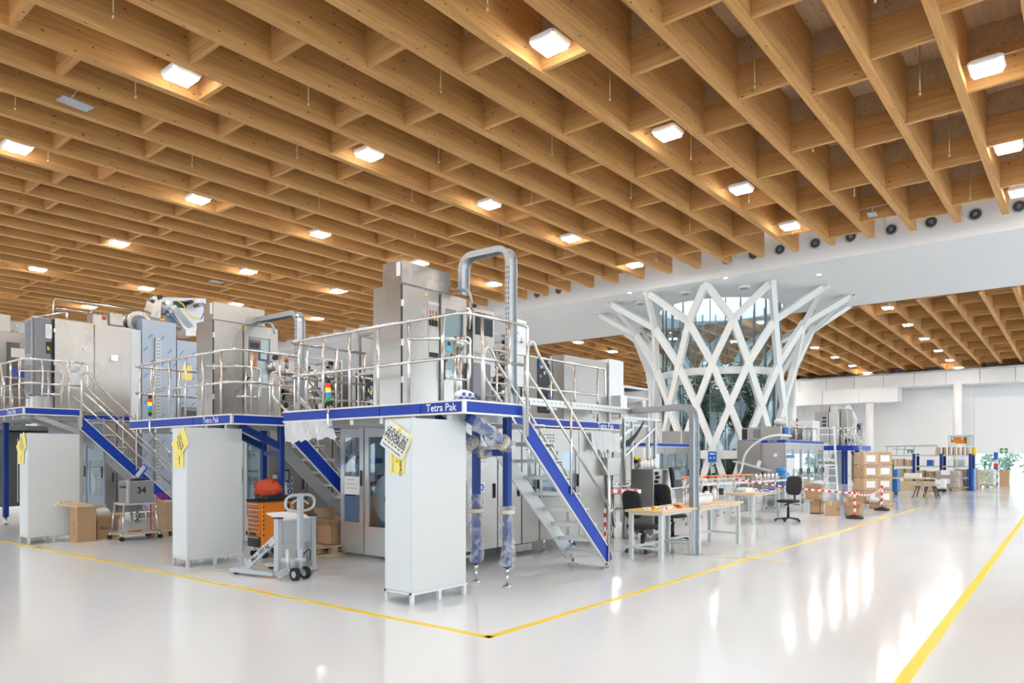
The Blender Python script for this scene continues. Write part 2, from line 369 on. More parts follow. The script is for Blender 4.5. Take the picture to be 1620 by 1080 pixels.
sf.add([(x, y, ZS) for x, y in ring]+[(x, y, ZS+2.2) for x, y in ring], [(i, (i+1) % NS, NS+(i+1) % NS, NS+i) for i in range(NS)])
sf.box(25.45, -12, ZS, 33.75, TC[1]-3.4, ZS+.25); sf.box(25.45, TC[1]+3.4, ZS, 33.75, 43.5, ZS+.25)
sf.box(33.7, -12, ZS, 33.75, 43.5, ZS+1.6)
sf.build('trim_7', white_paint, kind='structure', center=False)
# far wall, its window wall, columns and the duct below the ceiling
UW = 60.0
wl = MB().box(UW, 6.55, 0, UW+.3, 43.5, 9.2).box(UW, -20, 1.75, UW+.3, 6.55, 9.2).build('wall_far', white_wall, kind='structure', center=False)
pan = MB()
for i in range(10):
    v = 6.55+i*3.9; MB().box(UW-.03, v, .3, UW, v+3.87, 7.9).build('panel', white_wall, wl)
for i in range(3):
    v = 6.55-13.2+i*4.4; MB().box(UW-.03, v, 1.9, UW, v+4.37, 7.9).build('panel', white_wall, wl)
MB().box(-16, 43.2, 0, 61, 43.5, 9.8).build('wall_left', white_wall, kind='structure', center=False)
for k, (ax_, lo, hi) in enumerate((('x', -12, 43.5), ('y', -16, 58.0))):
    nm = ('wall_back', 'wall_right')[k]
    f = (lambda a, b, z0, z1, t=.3, o=0: (-16-t-o, a, z0, -16-o, b, z1)) if k == 0 else (lambda a, b, z0, z1, t=.3, o=0: (a, -12-t-o, z0, b, -12-o, z1))
    MB().box(*f(lo, hi, 0, .5)).box(*f(lo, hi, 6.2, 9.8)).build(nm, white_wall, kind='structure', center=False)
    wi = thing('window_%d' % (k+2), 'tall glazed facade letting daylight into the hall', None, (0, 0, 0), kind='structure'); a = lo
    while a < hi-2:
        MB().box(*f(a, a+.12, .5, 6.2, .15)).build('mullion', white_paint, wi); MB().box(*f(a+.12, min(a+3.1, hi), .5, 6.2, .02, .1)).build('pane', glass, wi); a += 3.1
# window wall with mullions
wn = thing('window_1', 'glass door wall at the far end looking out on shrubs', None, (UW, 0, 0), kind='structure')
frame_m = mat('window_frame', (.45, .48, .52), .4)
for v in (6.50, 5.15, 3.1, 1.05, -1.0, -3.05, -5.1, -9, -13, -17):
    MB().box(UW, v-.05, 0, UW+.12, v+.05, 1.75).build('mullion', frame_m, wn)
for a, b in ((5.2, 6.45), (3.15, 5.1), (1.1, 3.05), (-.95, 1.0), (-3.0, -1.05), (-5.05, -3.1), (-8.95, -5.15), (-12.95, -9.05), (-16.95, -13.05)):
    MB().box(UW+.05, a, .04, UW+.07, b, 1.72).build('pane', glass, wn)

# ------------------------------------------------------------------ ceiling lamps
def lamp(u, v, z=ZC, label=None, group=None, tilt=0):
    global LAMP0
    if LAMP0 is None:
        LAMP0 = t = thing('ceiling_lamp', label, 'lamp', (u, v, z), group)
        MB().bev(u-.27, v-.27, z+.04, u+.27, v+.27, z+.15, .05).build('housing', lamp_white, t)
        MB().bev(u-.24, v-.24, z+.012, u+.24, v+.24, z+.06, .05).build('diffuser_rim', lamp_rim, t)
        MB().box(u-.215, v-.215, z, u+.215, v+.215, z+.012).build('diffuser', lamp_m, t)
        MB().cyl((u, v-.55, z+.2), (u, v+.55, z+.2), .012, 6).cyl((u, v, z+.14), (u, v, z+.2), .03, 6).build('mounting_bar', galv, t)
        return t
    return copy_tree(LAMP0, (u, v, z), label) if group is None or LAMP0.get('group') == group else regroup(copy_tree(LAMP0, (u, v, z), label), group)
def regroup(o, g): o['group'] = g; return o
ORD = ['first', 'second', 'third', 'fourth', 'fifth', 'sixth', 'seventh', 'eighth', 'ninth', 'tenth', 'eleventh', 'twelfth', 'thirteenth']
LAMP0 = None
ROWN = {-10: 'outermost unseen row added right of the picture', -4.4: 'unseen row added just right of the picture', 1.46: 'first row from the right', 7.06: 'second row from the right', 12.85: 'third row from the right', 18.65: 'fourth row from the right', 24.5: 'fifth row from the right', 30.2: 'sixth row from the right', 36.0: 'row nearest the left wall'}  # rows right of the picture are unseen, added for their light
rows = {-4.4: [6.6, 10.8, 15, 19.2, 23], 1.46: [2.6, 6.8, 11.0, 15.13, 19.36, 22.86], 7.06: [1.2, 5.4, 9.62, 13.9, 18.0, 21.84], 12.85: [2.0, 6.17, 10.51, 14.7, 18.64, 22.7],
        18.65: [1.1, 5.26, 9.41, 13.31, 17.57, 21.62], 24.5: [1.4, 5.6, 9.74, 14.3, 18.37, 22.4], 30.2: [1.2, 5.1, 9.17, 13.05, 17.02, 21.39], 36.0: [5, 9, 13, 17, 21], -10: [8, 16]}
for v, us in rows.items():
    for i, u in enumerate(us): lamp(u, v, ZC, 'square near-hall ceiling lamp, %s, %s from the white soffit' % (ROWN[v], ORD[len(us)-1-i]), 'square lamps of the near hall ceiling')
FAR_ROWS = {7.35: [36.6, 41.2, 45.8, 50.5, 55, 59.0], 13.15: [36.4, 41, 45.4, 49.8, 54.2, 58.4], 1.56: [37, 43, 49, 55], 18.9: [38, 44, 50, 56], 24.2: [35.9, 39.9, 44.6, 49, 53.4, 57.6], 30: [38, 44, 50, 56], 36: [40, 50], -4.4: [38, 46, 54]}
FRN = {k: n for n, k in enumerate(sorted(FAR_ROWS))}
for v, us in FAR_ROWS.items():
    for i, u in enumerate(us): lamp(u, v, 8.5-.7*(u-35.4)/24.6, 'square far-hall ceiling lamp, %s row from the right, %s beyond the white soffit' % (ORD[FRN[v]], ORD[i]), 'square lamps of the far hall ceiling')
# air nozzles on the upstand
nz0 = None
for ni, x in enumerate((1612, 1543, 1473, 1410, 1346, 1290, 1234, 1192, 1150, 884, 850, 815, 751)):
    v = on_u(x, 25.2); z = 8.86
    if nz0 is None:
        nz0 = thing('air_nozzle', 'round grey air nozzle above the soffit, first from the right', 'air vent', (25.2, v, z), group='round air nozzles above the soffit')
        R1 = MB(); n = 20
        for r0, r1, x0, x1 in ((.17, .19, .0, -.02), (.15, .17, -.07, 0.0)):
            pass
        ringf = lambda r, x: [(25.2+x, v+r*cos(2*pi*i/n), z+r*sin(2*pi*i/n)) for i in range(n)]
        def lathe(prof, m, nm, par):
            b = MB()
            vs = sum([ringf(r, x) for r, x in prof], []); k = len(prof)
            b.add(vs, [(a*n+i, a*n+(i+1) % n, (a+1)*n+(i+1) % n, (a+1)*n+i) for a in range(k-1) for i in range(n)], None, True); return b.build(nm, m, par)
        lathe([(.21, -.003), (.20, -.03), (.165, -.035), (.15, -.005)], mat('nozzle_ring', (.55, .56, .57), .4), 'ring', nz0)
        lathe([(.15, -.004), (.11, -.05), (.10, -.05), (.095, -.01)], mat('nozzle_dark', (.07, .07, .07), .5), 'inner_ring', nz0)
        lathe([(.075, -.01), (.07, -.06), (.03, -.09), (.001, -.09)], mat('nozzle_core', (.16, .16, .16), .4), 'core', nz0)
        lathe([(.16, -.002), (.001, -.002)], dark_int, 'throat', nz0)
    else: copy_tree(nz0, (25.2, v, z), 'round grey air nozzle above the soffit, %s from the right' % ORD[ni])
# small soffit spots and detectors
spot0 = None
for si, (x, y) in enumerate(((1296, 434), (1148, 439), (996, 463))):
    d = F_PX*(ZS-EYE)/(HORIZON-y); r = (x-810)/F_PX*d; u, v = d*CT+r*ST, d*ST-r*CT
    if spot0 is None:
        spot0 = thing('spotlight', 'tiny round recessed spotlight in the white soffit, first from the right', 'lamp', (u, v, ZS), group='recessed spotlights in the soffit')
        MB().cyl((u, v, ZS-.012), (u, v, ZS), .1, 14).build('rim', white_paint, spot0); MB().cyl((u, v, ZS-.018), (u, v, ZS-.01), .07, 14).build('bulb', mat('spot_glow', (1, .98, .94), .4, emit=9), spot0)
    else: copy_tree(spot0, (u, v, ZS), 'tiny round recessed spotlight in the white soffit, %s from the right' % ORD[si])
dt0 = None
for si, (x, y) in enumerate(((1177, 452), (1084, 461), (1013, 477))):
    d = F_PX*(ZS-EYE)/(HORIZON-y); r = (x-810)/F_PX*d; u, v = d*CT+r*ST, d*ST-r*CT
    if dt0 is None:
        dt0 = thing('ceiling_diffuser', 'white round disc with a grey slot under the soffit, first from the right', 'air vent', (u, v, ZS), group='round discs under the soffit')
        MB().cyl((u, v, ZS-.10), (u, v, ZS), .24, 18, r2=.24).build('disc', white_paint, dt0); MB().cyl((u, v, ZS-.13), (u, v, ZS-.10), .15, 18).build('slot', grey_enamel, dt0)
    else: copy_tree(dt0, (u, v, ZS), 'white round disc with a grey slot under the soffit, %s from the right' % ORD[si])
# flat grey plates (radiant sensors) hung from the beams
for x, y, wd, lab in ((119, 165, .55, 'flat grey sensor plate hung from the beams at upper left'), (1380, 340, .4, 'flat grey sensor plate hung from the beams above the right side'), (342, 446, .5, 'small grey sensor plate hung from beams behind the machines')):
    z = ZC-.05; d = F_PX*(z-EYE)/(HORIZON-y); r = (x-810)/F_PX*d; u, v = d*CT+r*ST, d*ST-r*CT
    t = thing('sensor_plate', lab, 'sensor', (u, v, z))
    MB().obox((u, v, z+.01), wd, wd*.55, .02, .1).build('plate', grey_enamel, t)
    MB().cyl((u, v, z+.02), (u, v, z+.22), .012, 6).bar((u-.05, v-.5, z+.22), (u+.05, v+.5, z+.22), .02).build('bracket', galv, t)
# ------------------------------------------------------------------ the white lattice column and the glass light well
NN = 14; A0 = 197.4; STEP = 360/NN
LV = [(5.55, ZS, 0), (3.95, 7.08, .5), (3.29, 5.42, 0), (3.08, 3.71, .5), (3.0, 2.0, 0), (3.0, .0, .5)]
lat = thing('lattice_column', 'white steel diagrid column flaring up to the soffit around the glass well', 'column', (*TC, 0))
lat_m = mat('white_steel', (.88, .88, .85), .4)
def node(l, k):
    R, z, off = LV[l]; a = radians(A0+(k+off)*STEP); return Vector((TC[0]+R*cos(a), TC[1]+R*sin(a), z))
for l in range(5):
    wd = (.27, .27, .26, .26, .26)[l]
    for k in range(NN):
        p = node(l, k)
        for s in (0, 1):
            q = node(l+1, k-s if LV[l][2] == 0 else k+s)
            mid = (p+q)/2; rad = Vector((mid.x-TC[0], mid.y-TC[1], 0)).normalized(); e = (q-p).normalized()*.05
            MB().bar(p-e, q+e, wd, .03, up=rad).bar(p-e-rad*.10+(q-p).cross(rad).normalized()*(wd/2-.012), q+e-rad*.10+(q-p).cross(rad).normalized()*(wd/2-.012), .024, .18, up=rad).bar(p-e-rad*.10-(q-p).cross(rad).normalized()*(wd/2-.012), q+e-rad*.10-(q-p).cross(rad).normalized()*(wd/2-.012), .024, .18, up=rad).build('strut', lat_m, lat)
well = thing('light_well', 'round glass light well with blue-green panes behind the lattice column', 'glass well', (*TC, 0))
NP = 26
mul_m = mat('dark_mullion', (.16, .19, .2), .4)
for i in range(NP):
    a0, a1 = 2*pi*i/NP, 2*pi*(i+1)/NP
    p = Vector((TC[0]+RG*cos(a0), TC[1]+RG*sin(a0), 0)); q = Vector((TC[0]+RG*cos(a1), TC[1]+RG*sin(a1), 0)); n = ((p+q)/2-Vector((*TC, 0))).normalized()*.015
    for z0, z1 in ((.05, 1.5), (1.85, 5.05), (5.35, ZS)):
        MB().add([p+Vector((0, 0, z0)), q+Vector((0, 0, z0)), q+Vector((0, 0, z1)), p+Vector((0, 0, z1))], [(0, 1, 2, 3)]).build('pane', glass_well, well)
    MB().bar(p+n, p+n+Vector((0, 0, ZS+.3)), .035, .06, up=n).build('mullion', mul_m, well)
for z0, z1 in ((1.5, 1.85), (5.05, 5.35)):
    b = MB()
    for i in range(NP*2):
        a0, a1 = pi*i/NP, pi*(i+1)/NP; r0, r1 = RG-.03, RG+.12
        P = lambda r, a, z: (TC[0]+r*cos(a), TC[1]+r*sin(a), z)
        b.add([P(r1, a0, z0), P(r1, a1, z0), P(r1, a1, z1), P(r1, a0, z1), P(r0, a0, z0), P(r0, a1, z0), P(r0, a1, z1), P(r0, a0, z1)], [(0, 1, 2, 3), (7, 6, 5, 4), (3, 2, 6, 7), (0, 4, 5, 1)])
    b.build('ring_band', lat_m, well)
# trees in the well
bark = mat('bark', (.10, .09, .07), .9, noise=.3, nscale=20); leaf = mat('dark_leaves', (.035, .09, .035), .6, noise=.4, nscale=9)
leaf2 = mat('mid_leaves', (.07, .15, .06), .6, noise=.4, nscale=9)
def leafball(b, c, r, n, R, s=.12, m=None):
    for _ in range(n):
        d = Vector((R.gauss(0, 1), R.gauss(0, 1), R.gauss(0, 1))).normalized()*r*R.random()**.4; p = Vector(c)+d
        a = Vector((R.gauss(0, 1), R.gauss(0, 1), R.gauss(0, 1))).normalized()*s; e = a.orthogonal().normalized()*s*.5
        b.add([p-a, p+e, p+a, p-e], [(0, 1, 2, 3)], m)
def tree(x, y, h, lean, lab, seed, cr, mm):
    R = random.Random(seed); t = thing('tree', lab, 'tree', (x, y, 0))
    top = Vector((x+lean[0], y+lean[1], h)); b = MB(); b.tube([(x, y, 0), (x+lean[0]*.3, y+lean[1]*.3, h*.4), (x+lean[0]*.55, y+lean[1]*.55, h*.65), top], .13, 8)
    for _ in range(6): e = top+Vector((R.uniform(-.8, .8), R.uniform(-.8, .8), R.uniform(-.4, .9))); b.cyl(top-Vector((0, 0, R.uniform(.2, 1.6))), e, .05, 6, .02)
    b.build('trunk', bark, t); l = MB()
    for _ in range(9): leafball(l, top+Vector((R.uniform(-.8, .8), R.uniform(-.8, .8), R.uniform(-1.3, .9))), cr, 130, R)
    l.build('crown', mm, t, kind='stuff'); return t
tree(TC[0]-.9, TC[1]+.3, 4.6, (.5, -.3), 'dark green tree inside the glass well, with a leaning trunk nearest the hall', 3, .6, leaf)
tree(TC[0]+.3, TC[1]+.9, 4.2, (-.2, .1), 'dark green tree on the left side inside the glass well', 5, .5, leaf)
tree(TC[0]+.5, TC[1]-.9, 4.4, (-.1, .0), 'dark green tree on the right side inside the glass well', 7, .55, leaf)
hd = MB(); R = random.Random(8)
for i in range(26): a = R.random()*2*pi; rr = R.uniform(.6, 2.2); leafball(hd, (TC[0]+rr*cos(a), TC[1]+rr*sin(a), R.uniform(.3, 1.6)), .5, 60, R, .16)
hd.build('undergrowth', leaf2, kind='stuff', label='dense green undergrowth at the foot of the glass well', cat='plants')
MB().cyl((*TC, .001), (*TC, .04), RG-.05, 32).build('trim_8', mat('well_soil', (.08, .07, .05), .9), kind='structure')
# ------------------------------------------------------------------ far columns, duct, outside shrubs
for x, lab in ((1376, 'white round column left of the stacked cartons, below the short duct'), (1515, 'white round column behind the storage racks'), (1253, 'white round column right of the lattice column')):
    u = 57.5 if x != 1253 else 50.0; v = on_u(x, u); t = thing('round_column', lab, 'column', (u, v, 0))
    MB().cyl((u, v, 0), (u, v, 5.5 if x == 1376 else 6.6 if u > 55 else 8.05), .27, 20).build('shaft', white_paint, t)
    MB().cyl((u, v, 1.99), (u, v, 2.01), .275, 20).build('joint_ring', grey_enamel, t)
duct = thing('air_duct', 'long white panelled duct running below the ceiling on the far wall', 'duct', (58, 20, 6.9)); R = random.Random(2)
v = -14.0
while v < 43:
    MB().box(58.0, v, 6.62, 59.7, v+1.97, 7.55).build('duct_panel', white_wall, duct); v += 2.0
MB().box(58.0, -14, 7.56, 59.9, 43, 7.7).build('cable_shelf', mat('shelf_grey', (.45, .44, .43), .5), duct)
MB().tube([(57.9, -14, 7.62), (57.9, 43, 7.62)], .06, 8).build('pipe', galv, duct)
duct = thing('air_duct', 'shorter white duct box hung below the long duct', 'duct', (58, 20, 5.5)); v0 = on_u(1420, 57.4); v = v0
while v < 30:
    MB().box(57.4, v, 5.55, 58.9, v+2.57, 6.60).build('duct_panel', white_wall, duct); v += 2.6
R = random.Random(12)
for i in range(7):
    v = 6.2-i*1.5; t = thing('shrub', ['round', 'tall', 'loose', 'low', 'dense', 'bushy', 'ragged'][i]+' pale green shrub outside the glass wall, '+['first', 'second', 'third', 'fourth', 'fifth', 'sixth', 'seventh'][i]+' from the left', 'shrub', (62.5+R.random(), v, 0))
    o = t.location; l = MB(); h = R.uniform(1.2, 2.0)
    for _ in range(6): leafball(l, o+Vector((R.uniform(-.3, .3), R.uniform(-.5, .5), h*R.uniform(.3, .9))), .45, 45, R, .14)
    l.build('foliage', mat('pale_shrub_leaves', (.25, .38, .30), .7, noise=.3, nscale=5), t, kind='stuff'); MB().cyl(o, o+Vector((0, 0, h*.7)), .04, 6).build('stem', bark, t)
MB().box(60.3, -30, -.12, 90, 12, -.02).build('lawn', mat('lawn_grass', (.35, .50, .30), .9, noise=.3, nscale=6), kind='structure')

# ================================================================== THE THREE MACHINE LINES
def hole_sheet(b, x, y0, z0, y1, z1, m): pass
def rail_run(parent, pts, zlist, posts, zp, r=.021, closed_end=None, name='guard_rail'):
    """pts: plan polyline; a rail at each height in zlist; posts: plan points"""
    for z in zlist:
        MB().tube(rounded([(x, y, z) for x, y in pts], .18), r, 8).build(name, tubing, parent)
    top = max(zlist)
    for x, y in posts: MB().cyl((x, y, zp-.02), (x, y, top), r*.9, 8).build('rail_post', tubing, parent)
SIGN_M = mat('sign_white', (.85, .85, .85), .5)
def mandatory_sign(c, ax, ay, s, parent):    # white square with a blue disc and white mark
    c, ax, ay = Vector(c), Vector(ax), Vector(ay); n = ax.cross(ay)
    b = MB(); b.prism([(-s/2, -s/2), (s/2, -s/2), (s/2, s/2), (-s/2, s/2)], c, ax, ay, n*.002, SIGN_M)
    b.prism([(s*.42*cos(2*pi*i/18), s*.42*sin(2*pi*i/18)) for i in range(18)], c+n*.002, ax, ay, n*.002, sign_blue)
    b.prism([(-s*.1, -s*.22), (s*.1, -s*.22), (s*.14, 0), (s*.08, s*.24), (-s*.08, s*.24), (-s*.14, 0)], c+n*.004, ax, ay, n*.001, SIGN_M)
    b.build('safety_sign', None, parent)
def warn_tri(c, ax, ay, s, parent):
    c, ax, ay = Vector(c), Vector(ax), Vector(ay); n = ax.cross(ay); b = MB()
    b.prism([(-s/2, 0), (s/2, 0), (0, s*.87)], c, ax, ay, n*.002, yellow); b.prism([(-s*.06, s*.15), (s*.06, s*.15), (0, s*.6)], c+n*.002, ax, ay, n*.001, print_k)
    b.build('warning_triangle', None, parent)
def valve(b, p, s, R):
    """a little actuator: body, bonnet, coloured cap, stub pipe"""
    x, y, z = p; b.cyl((x, y, z), (x, y, z+.09*s), .045*s, 9, m=tubing).cyl((x, y, z+.09*s), (x, y, z+.22*s), .032*s, 9, m=steel).cyl((x, y, z+.22*s), (x, y, z+.27*s), .038*s, 9, m=R.choice([black, orange_c, yellow, cable_blue, black]))
    b.cyl((x-.12*s, y, z+.03*s), (x+.12*s, y, z+.03*s), .022*s, 8, m=tubing)
def clutter(parent, x0, y0, z0, x1, y1, z1, n, seed, back=True):
    """pipework: manifold frame, valves, hoses, small boxes; every piece is a part"""
    R = random.Random(seed); f = MB()
    for x in (x0, x1):
        for y in (y0, y1): f.bar((x, y, z0), (x, y, z1), .045)
    for z in (z0+.05, z1-.03, (z0+z1)/2): f.bar((x0, y0, z), (x1, y0, z), .04).bar((x0, y1, z), (x1, y1, z), .04).bar((x0, y0, z), (x0, y1, z), .04).bar((x1, y0, z), (x1, y1, z), .04)
    f.build('rack_frame', steel, parent)
    if back: MB().box(x0, y1-.02, z0+.1, x1, y1, z1-.05).build('back_plate', steel_pale, parent)
    for i in range(n):
        x, y, z = R.uniform(x0, x1), R.uniform(y0, y0+(y1-y0)*.6), R.uniform(z0+.1, z1-.3); k = R.random()
        if k < .33: b = MB(); valve(b, (x, y, z), R.uniform(.8, 1.5), R); b.build('valve', None, parent)
        elif k < .58:
            pts = [(x, y, z)]; 
            for _ in range(3):
                a = R.randrange(3); p = list(pts[-1]); d = R.uniform(-.5, .5); p[a] += d
                p = [min(max(p[0], x0), x1), min(max(p[1], y0-.04), y1), min(max(p[2], z0), z1+.12)]; pts.append(tuple(p))
            MB().tube(rounded(pts, .07), R.choice([.016, .022, .03]), 7).build('pipe', tubing, parent)
        elif k < .76:
            q = Vector((min(x1, x+R.uniform(.1, .35)), y, z+R.uniform(-.3, .3))); m = (Vector((x, y, z))+q)/2+Vector((0, -.08, -R.uniform(.05, .25)))
            p0 = Vector((x, y, z)); MB().tube([p0*(1-t)**2+m*2*t*(1-t)+q*t*t for t in [j/7 for j in range(8)]], .012, 6).build('hose', R.choice([cable_blue, cable_blue, cable_blue, black, orange_c]), parent)
        elif k < .88:
            s = R.uniform(.06, .16); MB().bev(x, y, z, x+s, y+s*.6, z+s*R.uniform(.8, 1.6), .008).build('junction_box', R.choice([grey_plastic, steel, black, black, cab_white, yellow]), parent)
        else:
            b = MB(); b.cyl((x, y-.02, z), (x, y+.08, z), .07, 12, m=steel_pale).cyl((x, y-.03, z), (x, y-.02, z), .055, 12, m=R.choice([dark_int, paper])); b.build('gauge', None, parent)
def line(u0, v0, zp, who, var):
    zb = zp-.16
    U = lambda a: u0+a
    V = lambda b: v0+b
    # ---- platform
    pf = thing('platform', 'steel service platform with blue fascia and tubular rails, '+who, 'platform', (u0, v0, 0))
    L = 3.58 if var != 3 else 4.6
    dk = MB().box(U(.02), V(.02), zb+.03, U(1.10), V(L), zp-.012); dk.box(U(1.1), V(1.55), zb+.03, U(5.9), V(L), zp-.012)
    dk.build('deck', alu, pf)
    for i in range(6): MB().bar((U(.06), V(.3+i*.6), zb-.02), (U(1.1), V(.3+i*.6), zb-.02), .07, .1).build('deck_joist', alu, pf)
    cuts = [0, .70, 1.45, L] if var == 1 else ([0, 1.2, L] if var == 2 else [0, 1.9, L])
    for a, b in zip(cuts[:-1], cuts[1:]): MB().box(U(-.012), V(a+.012), zb+.022, U(.008), V(b-.004), zp-.018).build('fascia_panel', blue, pf)
    MB().box(U(.01), V(-.008), zb+.022, U(1.1), V(.012), zp-.018).build('fascia_panel', blue, pf)
    MB().box(U(1.4), V(1.495), zb+.022, U(5.92), V(1.515), zp-.04).build('fascia_panel', blue, pf)
    tr = mat('cream_trim', (.78, .77, .72), .4)
    for z0, z1 in ((zb, zb+.022), (zp-.018, zp+.004)):
        MB().box(U(-.02), V(-.014), z0, U(.02), V(L+.01), z1).box(U(-.02), V(-.016), z0, U(1.11), V(.02), z1).box(U(1.4), V(1.49), z0-(.02 if z0 > zb else 0), U(5.93), V(1.52), z1-(.02 if z0 > zb else 0)).build('edge_trim', tr, pf)
    MB().box(U(-.022), V(-.022), zb, U(.016), V(.018), zp+.004).build('corner_trim', steel_pale, pf)
    ty = (zb+zp)/2
    if var == 1: text('Tetra Pak', (U(-.013), V(.36), ty), (0, -1, 0), (0, 0, 1), .125, print_w, pf, bold=.002)
    if var == 2: text('Tetra Pak', (U(-.013), V(.62), ty), (0, -1, 0), (0, 0, 1), .125, print_w, pf, bold=.001)
    if var == 3: text('Tetra Pak', (U(-.013), V(.75), ty), (0, -1, 0), (0, 0, 1), .15, print_w, pf, bold=.002)
    if var == 1: text('Tetra Pak', (U(5.42), V(1.494), ty-.015), (1, 0, 0), (0, 0, 1), .14, print_w, pf, bold=.002)
    # posts with levelling feet, cross bar and braces
    pm = blue_dk if var != 3 else mat('grey_post', (.42, .43, .42), .45, .3)
    for dv in (.15, .67):
        x, y = U(.94 if var != 3 else 1.06), V(dv if var != 3 else dv-.08)
        MB().bev(x-.046, y-.046, .25, x+.046, y+.046, zb, .012).build('post', pm, pf)
        MB().cyl((x, y, .16), (x, y, .25), .026, 10).cyl((x, y, .03), (x, y, .2), .016, 10).cyl((x, y, 0), (x, y, .03), .065, 14, r2=.05).build('foot', tubing, pf)
        MB().bar((x, y, zb-.34), (U(.22), y, zb-.02), .07, .1).build('brace', pm, pf)
    MB().bar((U(.94), V(.15), zb-.44), (U(.94), V(.67), zb-.44), .06, .08).build('cross_bar', blue_dk, pf)
    for a, b in ((4.6, 1.7), (4.6, 3.2)) if var != 3 else ((4.6, 1.7), (4.6, 3.2), (.45, 2.83)):
        MB().bev(U(a)-.055, V(b)-.055, .2, U(a)+.055, V(b)+.055, zb, .012).build('post', blue_dk, pf)
        MB().cyl((U(a), V(b), 0), (U(a), V(b), .2), .03, 10).cyl((U(a), V(b), 0), (U(a), V(b), .03), .065, 14).build('foot', tubing, pf)
    # guard rails
    H1, H2 = zp+1.0, zp+.50
    n = int((L-.35)/.58); ps = [(U(.03), V(.38+i*.575)) for i in range(n+1)]
    rail_run(pf, [(U(1.45), V(L-.05)), (U(.03), V(L-.05)), (U(.03), V(.03)), (U(1.14), V(.03))], (H1, H2), ps+[(U(.34), V(.03)), (U(.84), V(.03)), (U(.35), V(L-.05)), (U(.88), V(L-.05)), (U(1.42), V(L-.05))], zp)
    MB().tube(rounded([(U(1.10), V(.03), H1), (U(1.2), V(.03), H1), (U(1.2), V(.03), H2), (U(1.10), V(.03), H2)], .09), .021, 8).build('guard_rail', tubing, pf)
    # inner return rail by the cabinet
    MB().tube(rounded([(U(.25), V(1.25), H1-.15), (U(.62), V(.82), H1-.15), (U(.98), V(.82), H1-.15), (U(.98), V(.82), H2-.15), (U(.55), V(.82), H2-.15)], .1), .019, 8).build('guard_rail', tubing, pf)
    for a in (.7, .95): MB().cyl((U(a), V(.82), zp), (U(a), V(.82), H1-.15), .018, 8).build('rail_post', tubing, pf)
    # rear platform rail
    rail_run(pf, [(U(2.2), V(1.53)), (U(5.3), V(1.53)), (U(5.38), V(1.53))], (H1-.03, H2-.03), [(U(a), V(1.53)) for a in (2.35, 3.05, 3.75, 4.45, 5.2)], zp)
    MB().tube(rounded([(U(5.33), V(1.53), H1-.03), (U(5.46), V(1.53), H1-.03), (U(5.46), V(1.53), H2-.03), (U(5.33), V(1.53), H2-.03)], .09), .021, 8).build('guard_rail', tubing, pf)
    # ---- stair down along the aisle
    st = thing('steel_stair', 'open steel stair with blue outer stringer, on '+who, 'stairs', (U(1.1), v0, 0))
    run = (zp-.05)*.94; xs, xe = U(1.02), U(1.02)+run+.1; sl = zp/run
    def sz(x): return zp-.14-(x-xs-.05)*(zp-.2)/(run-.0)
    yo, yi = V(-.06), V(.62)
    def string(y, t, m, nm, tail):
        P = []
        x2 = U(2.95)*0+xs+run
        top = [(xs, zp-.03), (xs+.10, zp-.10)]; a = [(xs, zp-.32)]
        P = [(xs, zp-.43), (xs, zp-.02), (xs+.07, zp-.20), (x2-.08, .25), (x2-.05, .15), (x2-.05, .13), (x2-.22, .10)]
        MB().prism(P, (0, y, 0), (1, 0, 0), (0, 0, 1), (0, -t, 0)).build(nm, m, st); return P
    P = string(yo, .012, blue, 'outer_stringer', 0.0)
    for i, j in ((2, 3), (0, 6), (3, 4), (0, 1)): MB().bar((P[i][0], yo-.006, P[i][1]), (P[j][0], yo-.006, P[j][1]), .035, .016).build('stringer_edge', tr, st)
    string(yo+.03, .02, alu, 'inner_plate', 0.0)
    string(yi, .02, mat('light_stringer', (.66, .68, .68), .4, .3), 'wall_stringer', -.03)
    for k in range(9):
        z = zp-(k+1)*(zp-.1)/9.6; x = xs+.02+(k+1)*(run-.05)/9.9
        MB().box(x-.004, yo+.012, z-.030, x+.19, yi-.022, z-.012).box(x-.02, yo+.01, z-.055, x-.005, yi-.02, z-.005).box(x+.191, yo+.01, z-.06, x+.205, yi-.02, z-.005).build('tread', alu, st)
    for y in (yo+.04, yi-.05):
        x = xs+run-.12; MB().cyl((x, y, .05), (x, y, .26), .02, 10).cyl((x, y, 0), (x, y, .02), .075, 14).cyl((x, y, .24), (x, y, .30), .03, 8).build('foot', tubing, st)
        MB().cyl((x, y, .27), (x, y-.03, .33), .022, 8).build('clamp', blue, st)
    MB().box(xs+run-.2, yo+.03, .2, xs+run-.16, yi-.03, .27).build('foot_beam', alu, st)
    for y in (yo-.03, yi+.01):
        x0, x2 = xs+.02, xs+run-.17
        hk = [(x0, y, zp-.40), (x0, y, zp+.62), (x0+.02, y, zp+.76), (x0+.12, y, zp+.80), (x0+.24, y, zp+.62), (x2, y, 1.36), (x2+.01, y, 1.2), (x2, y, .12)]
        MB().tube(rounded(hk, .09), .021, 8).build('handrail', tubing, st)
        MB().tube([(x0, y, zp+.42), (x2, y, .92)], .018, 8).build('handrail', tubing, st)
        xm = (x0+x2)/2; MB().cyl((xm, y, sz(xm)-.1), (xm, y, sz(xm)+1.18), .019, 8).build('rail_post', tubing, st)
        xm = x0+.45; 
    # ---- white cabinet in front on its small stand
    cu, cv = {1: (5.31, 5.77), 2: (5.01, 10.26), 3: (4.49, 15.33)}[var]
    cab = thing('tall_cabinet', {1: 'plain white tall cabinet on a low stand bearing the work in progress card', 2: 'middle plain white tall cabinet on a low stand, behind the pallet truck', 3: 'leftmost plain white tall cabinet beside the brown cartons'}[var], 'cabinet', (cu, cv, 0))
    cl, ct = .87, .45
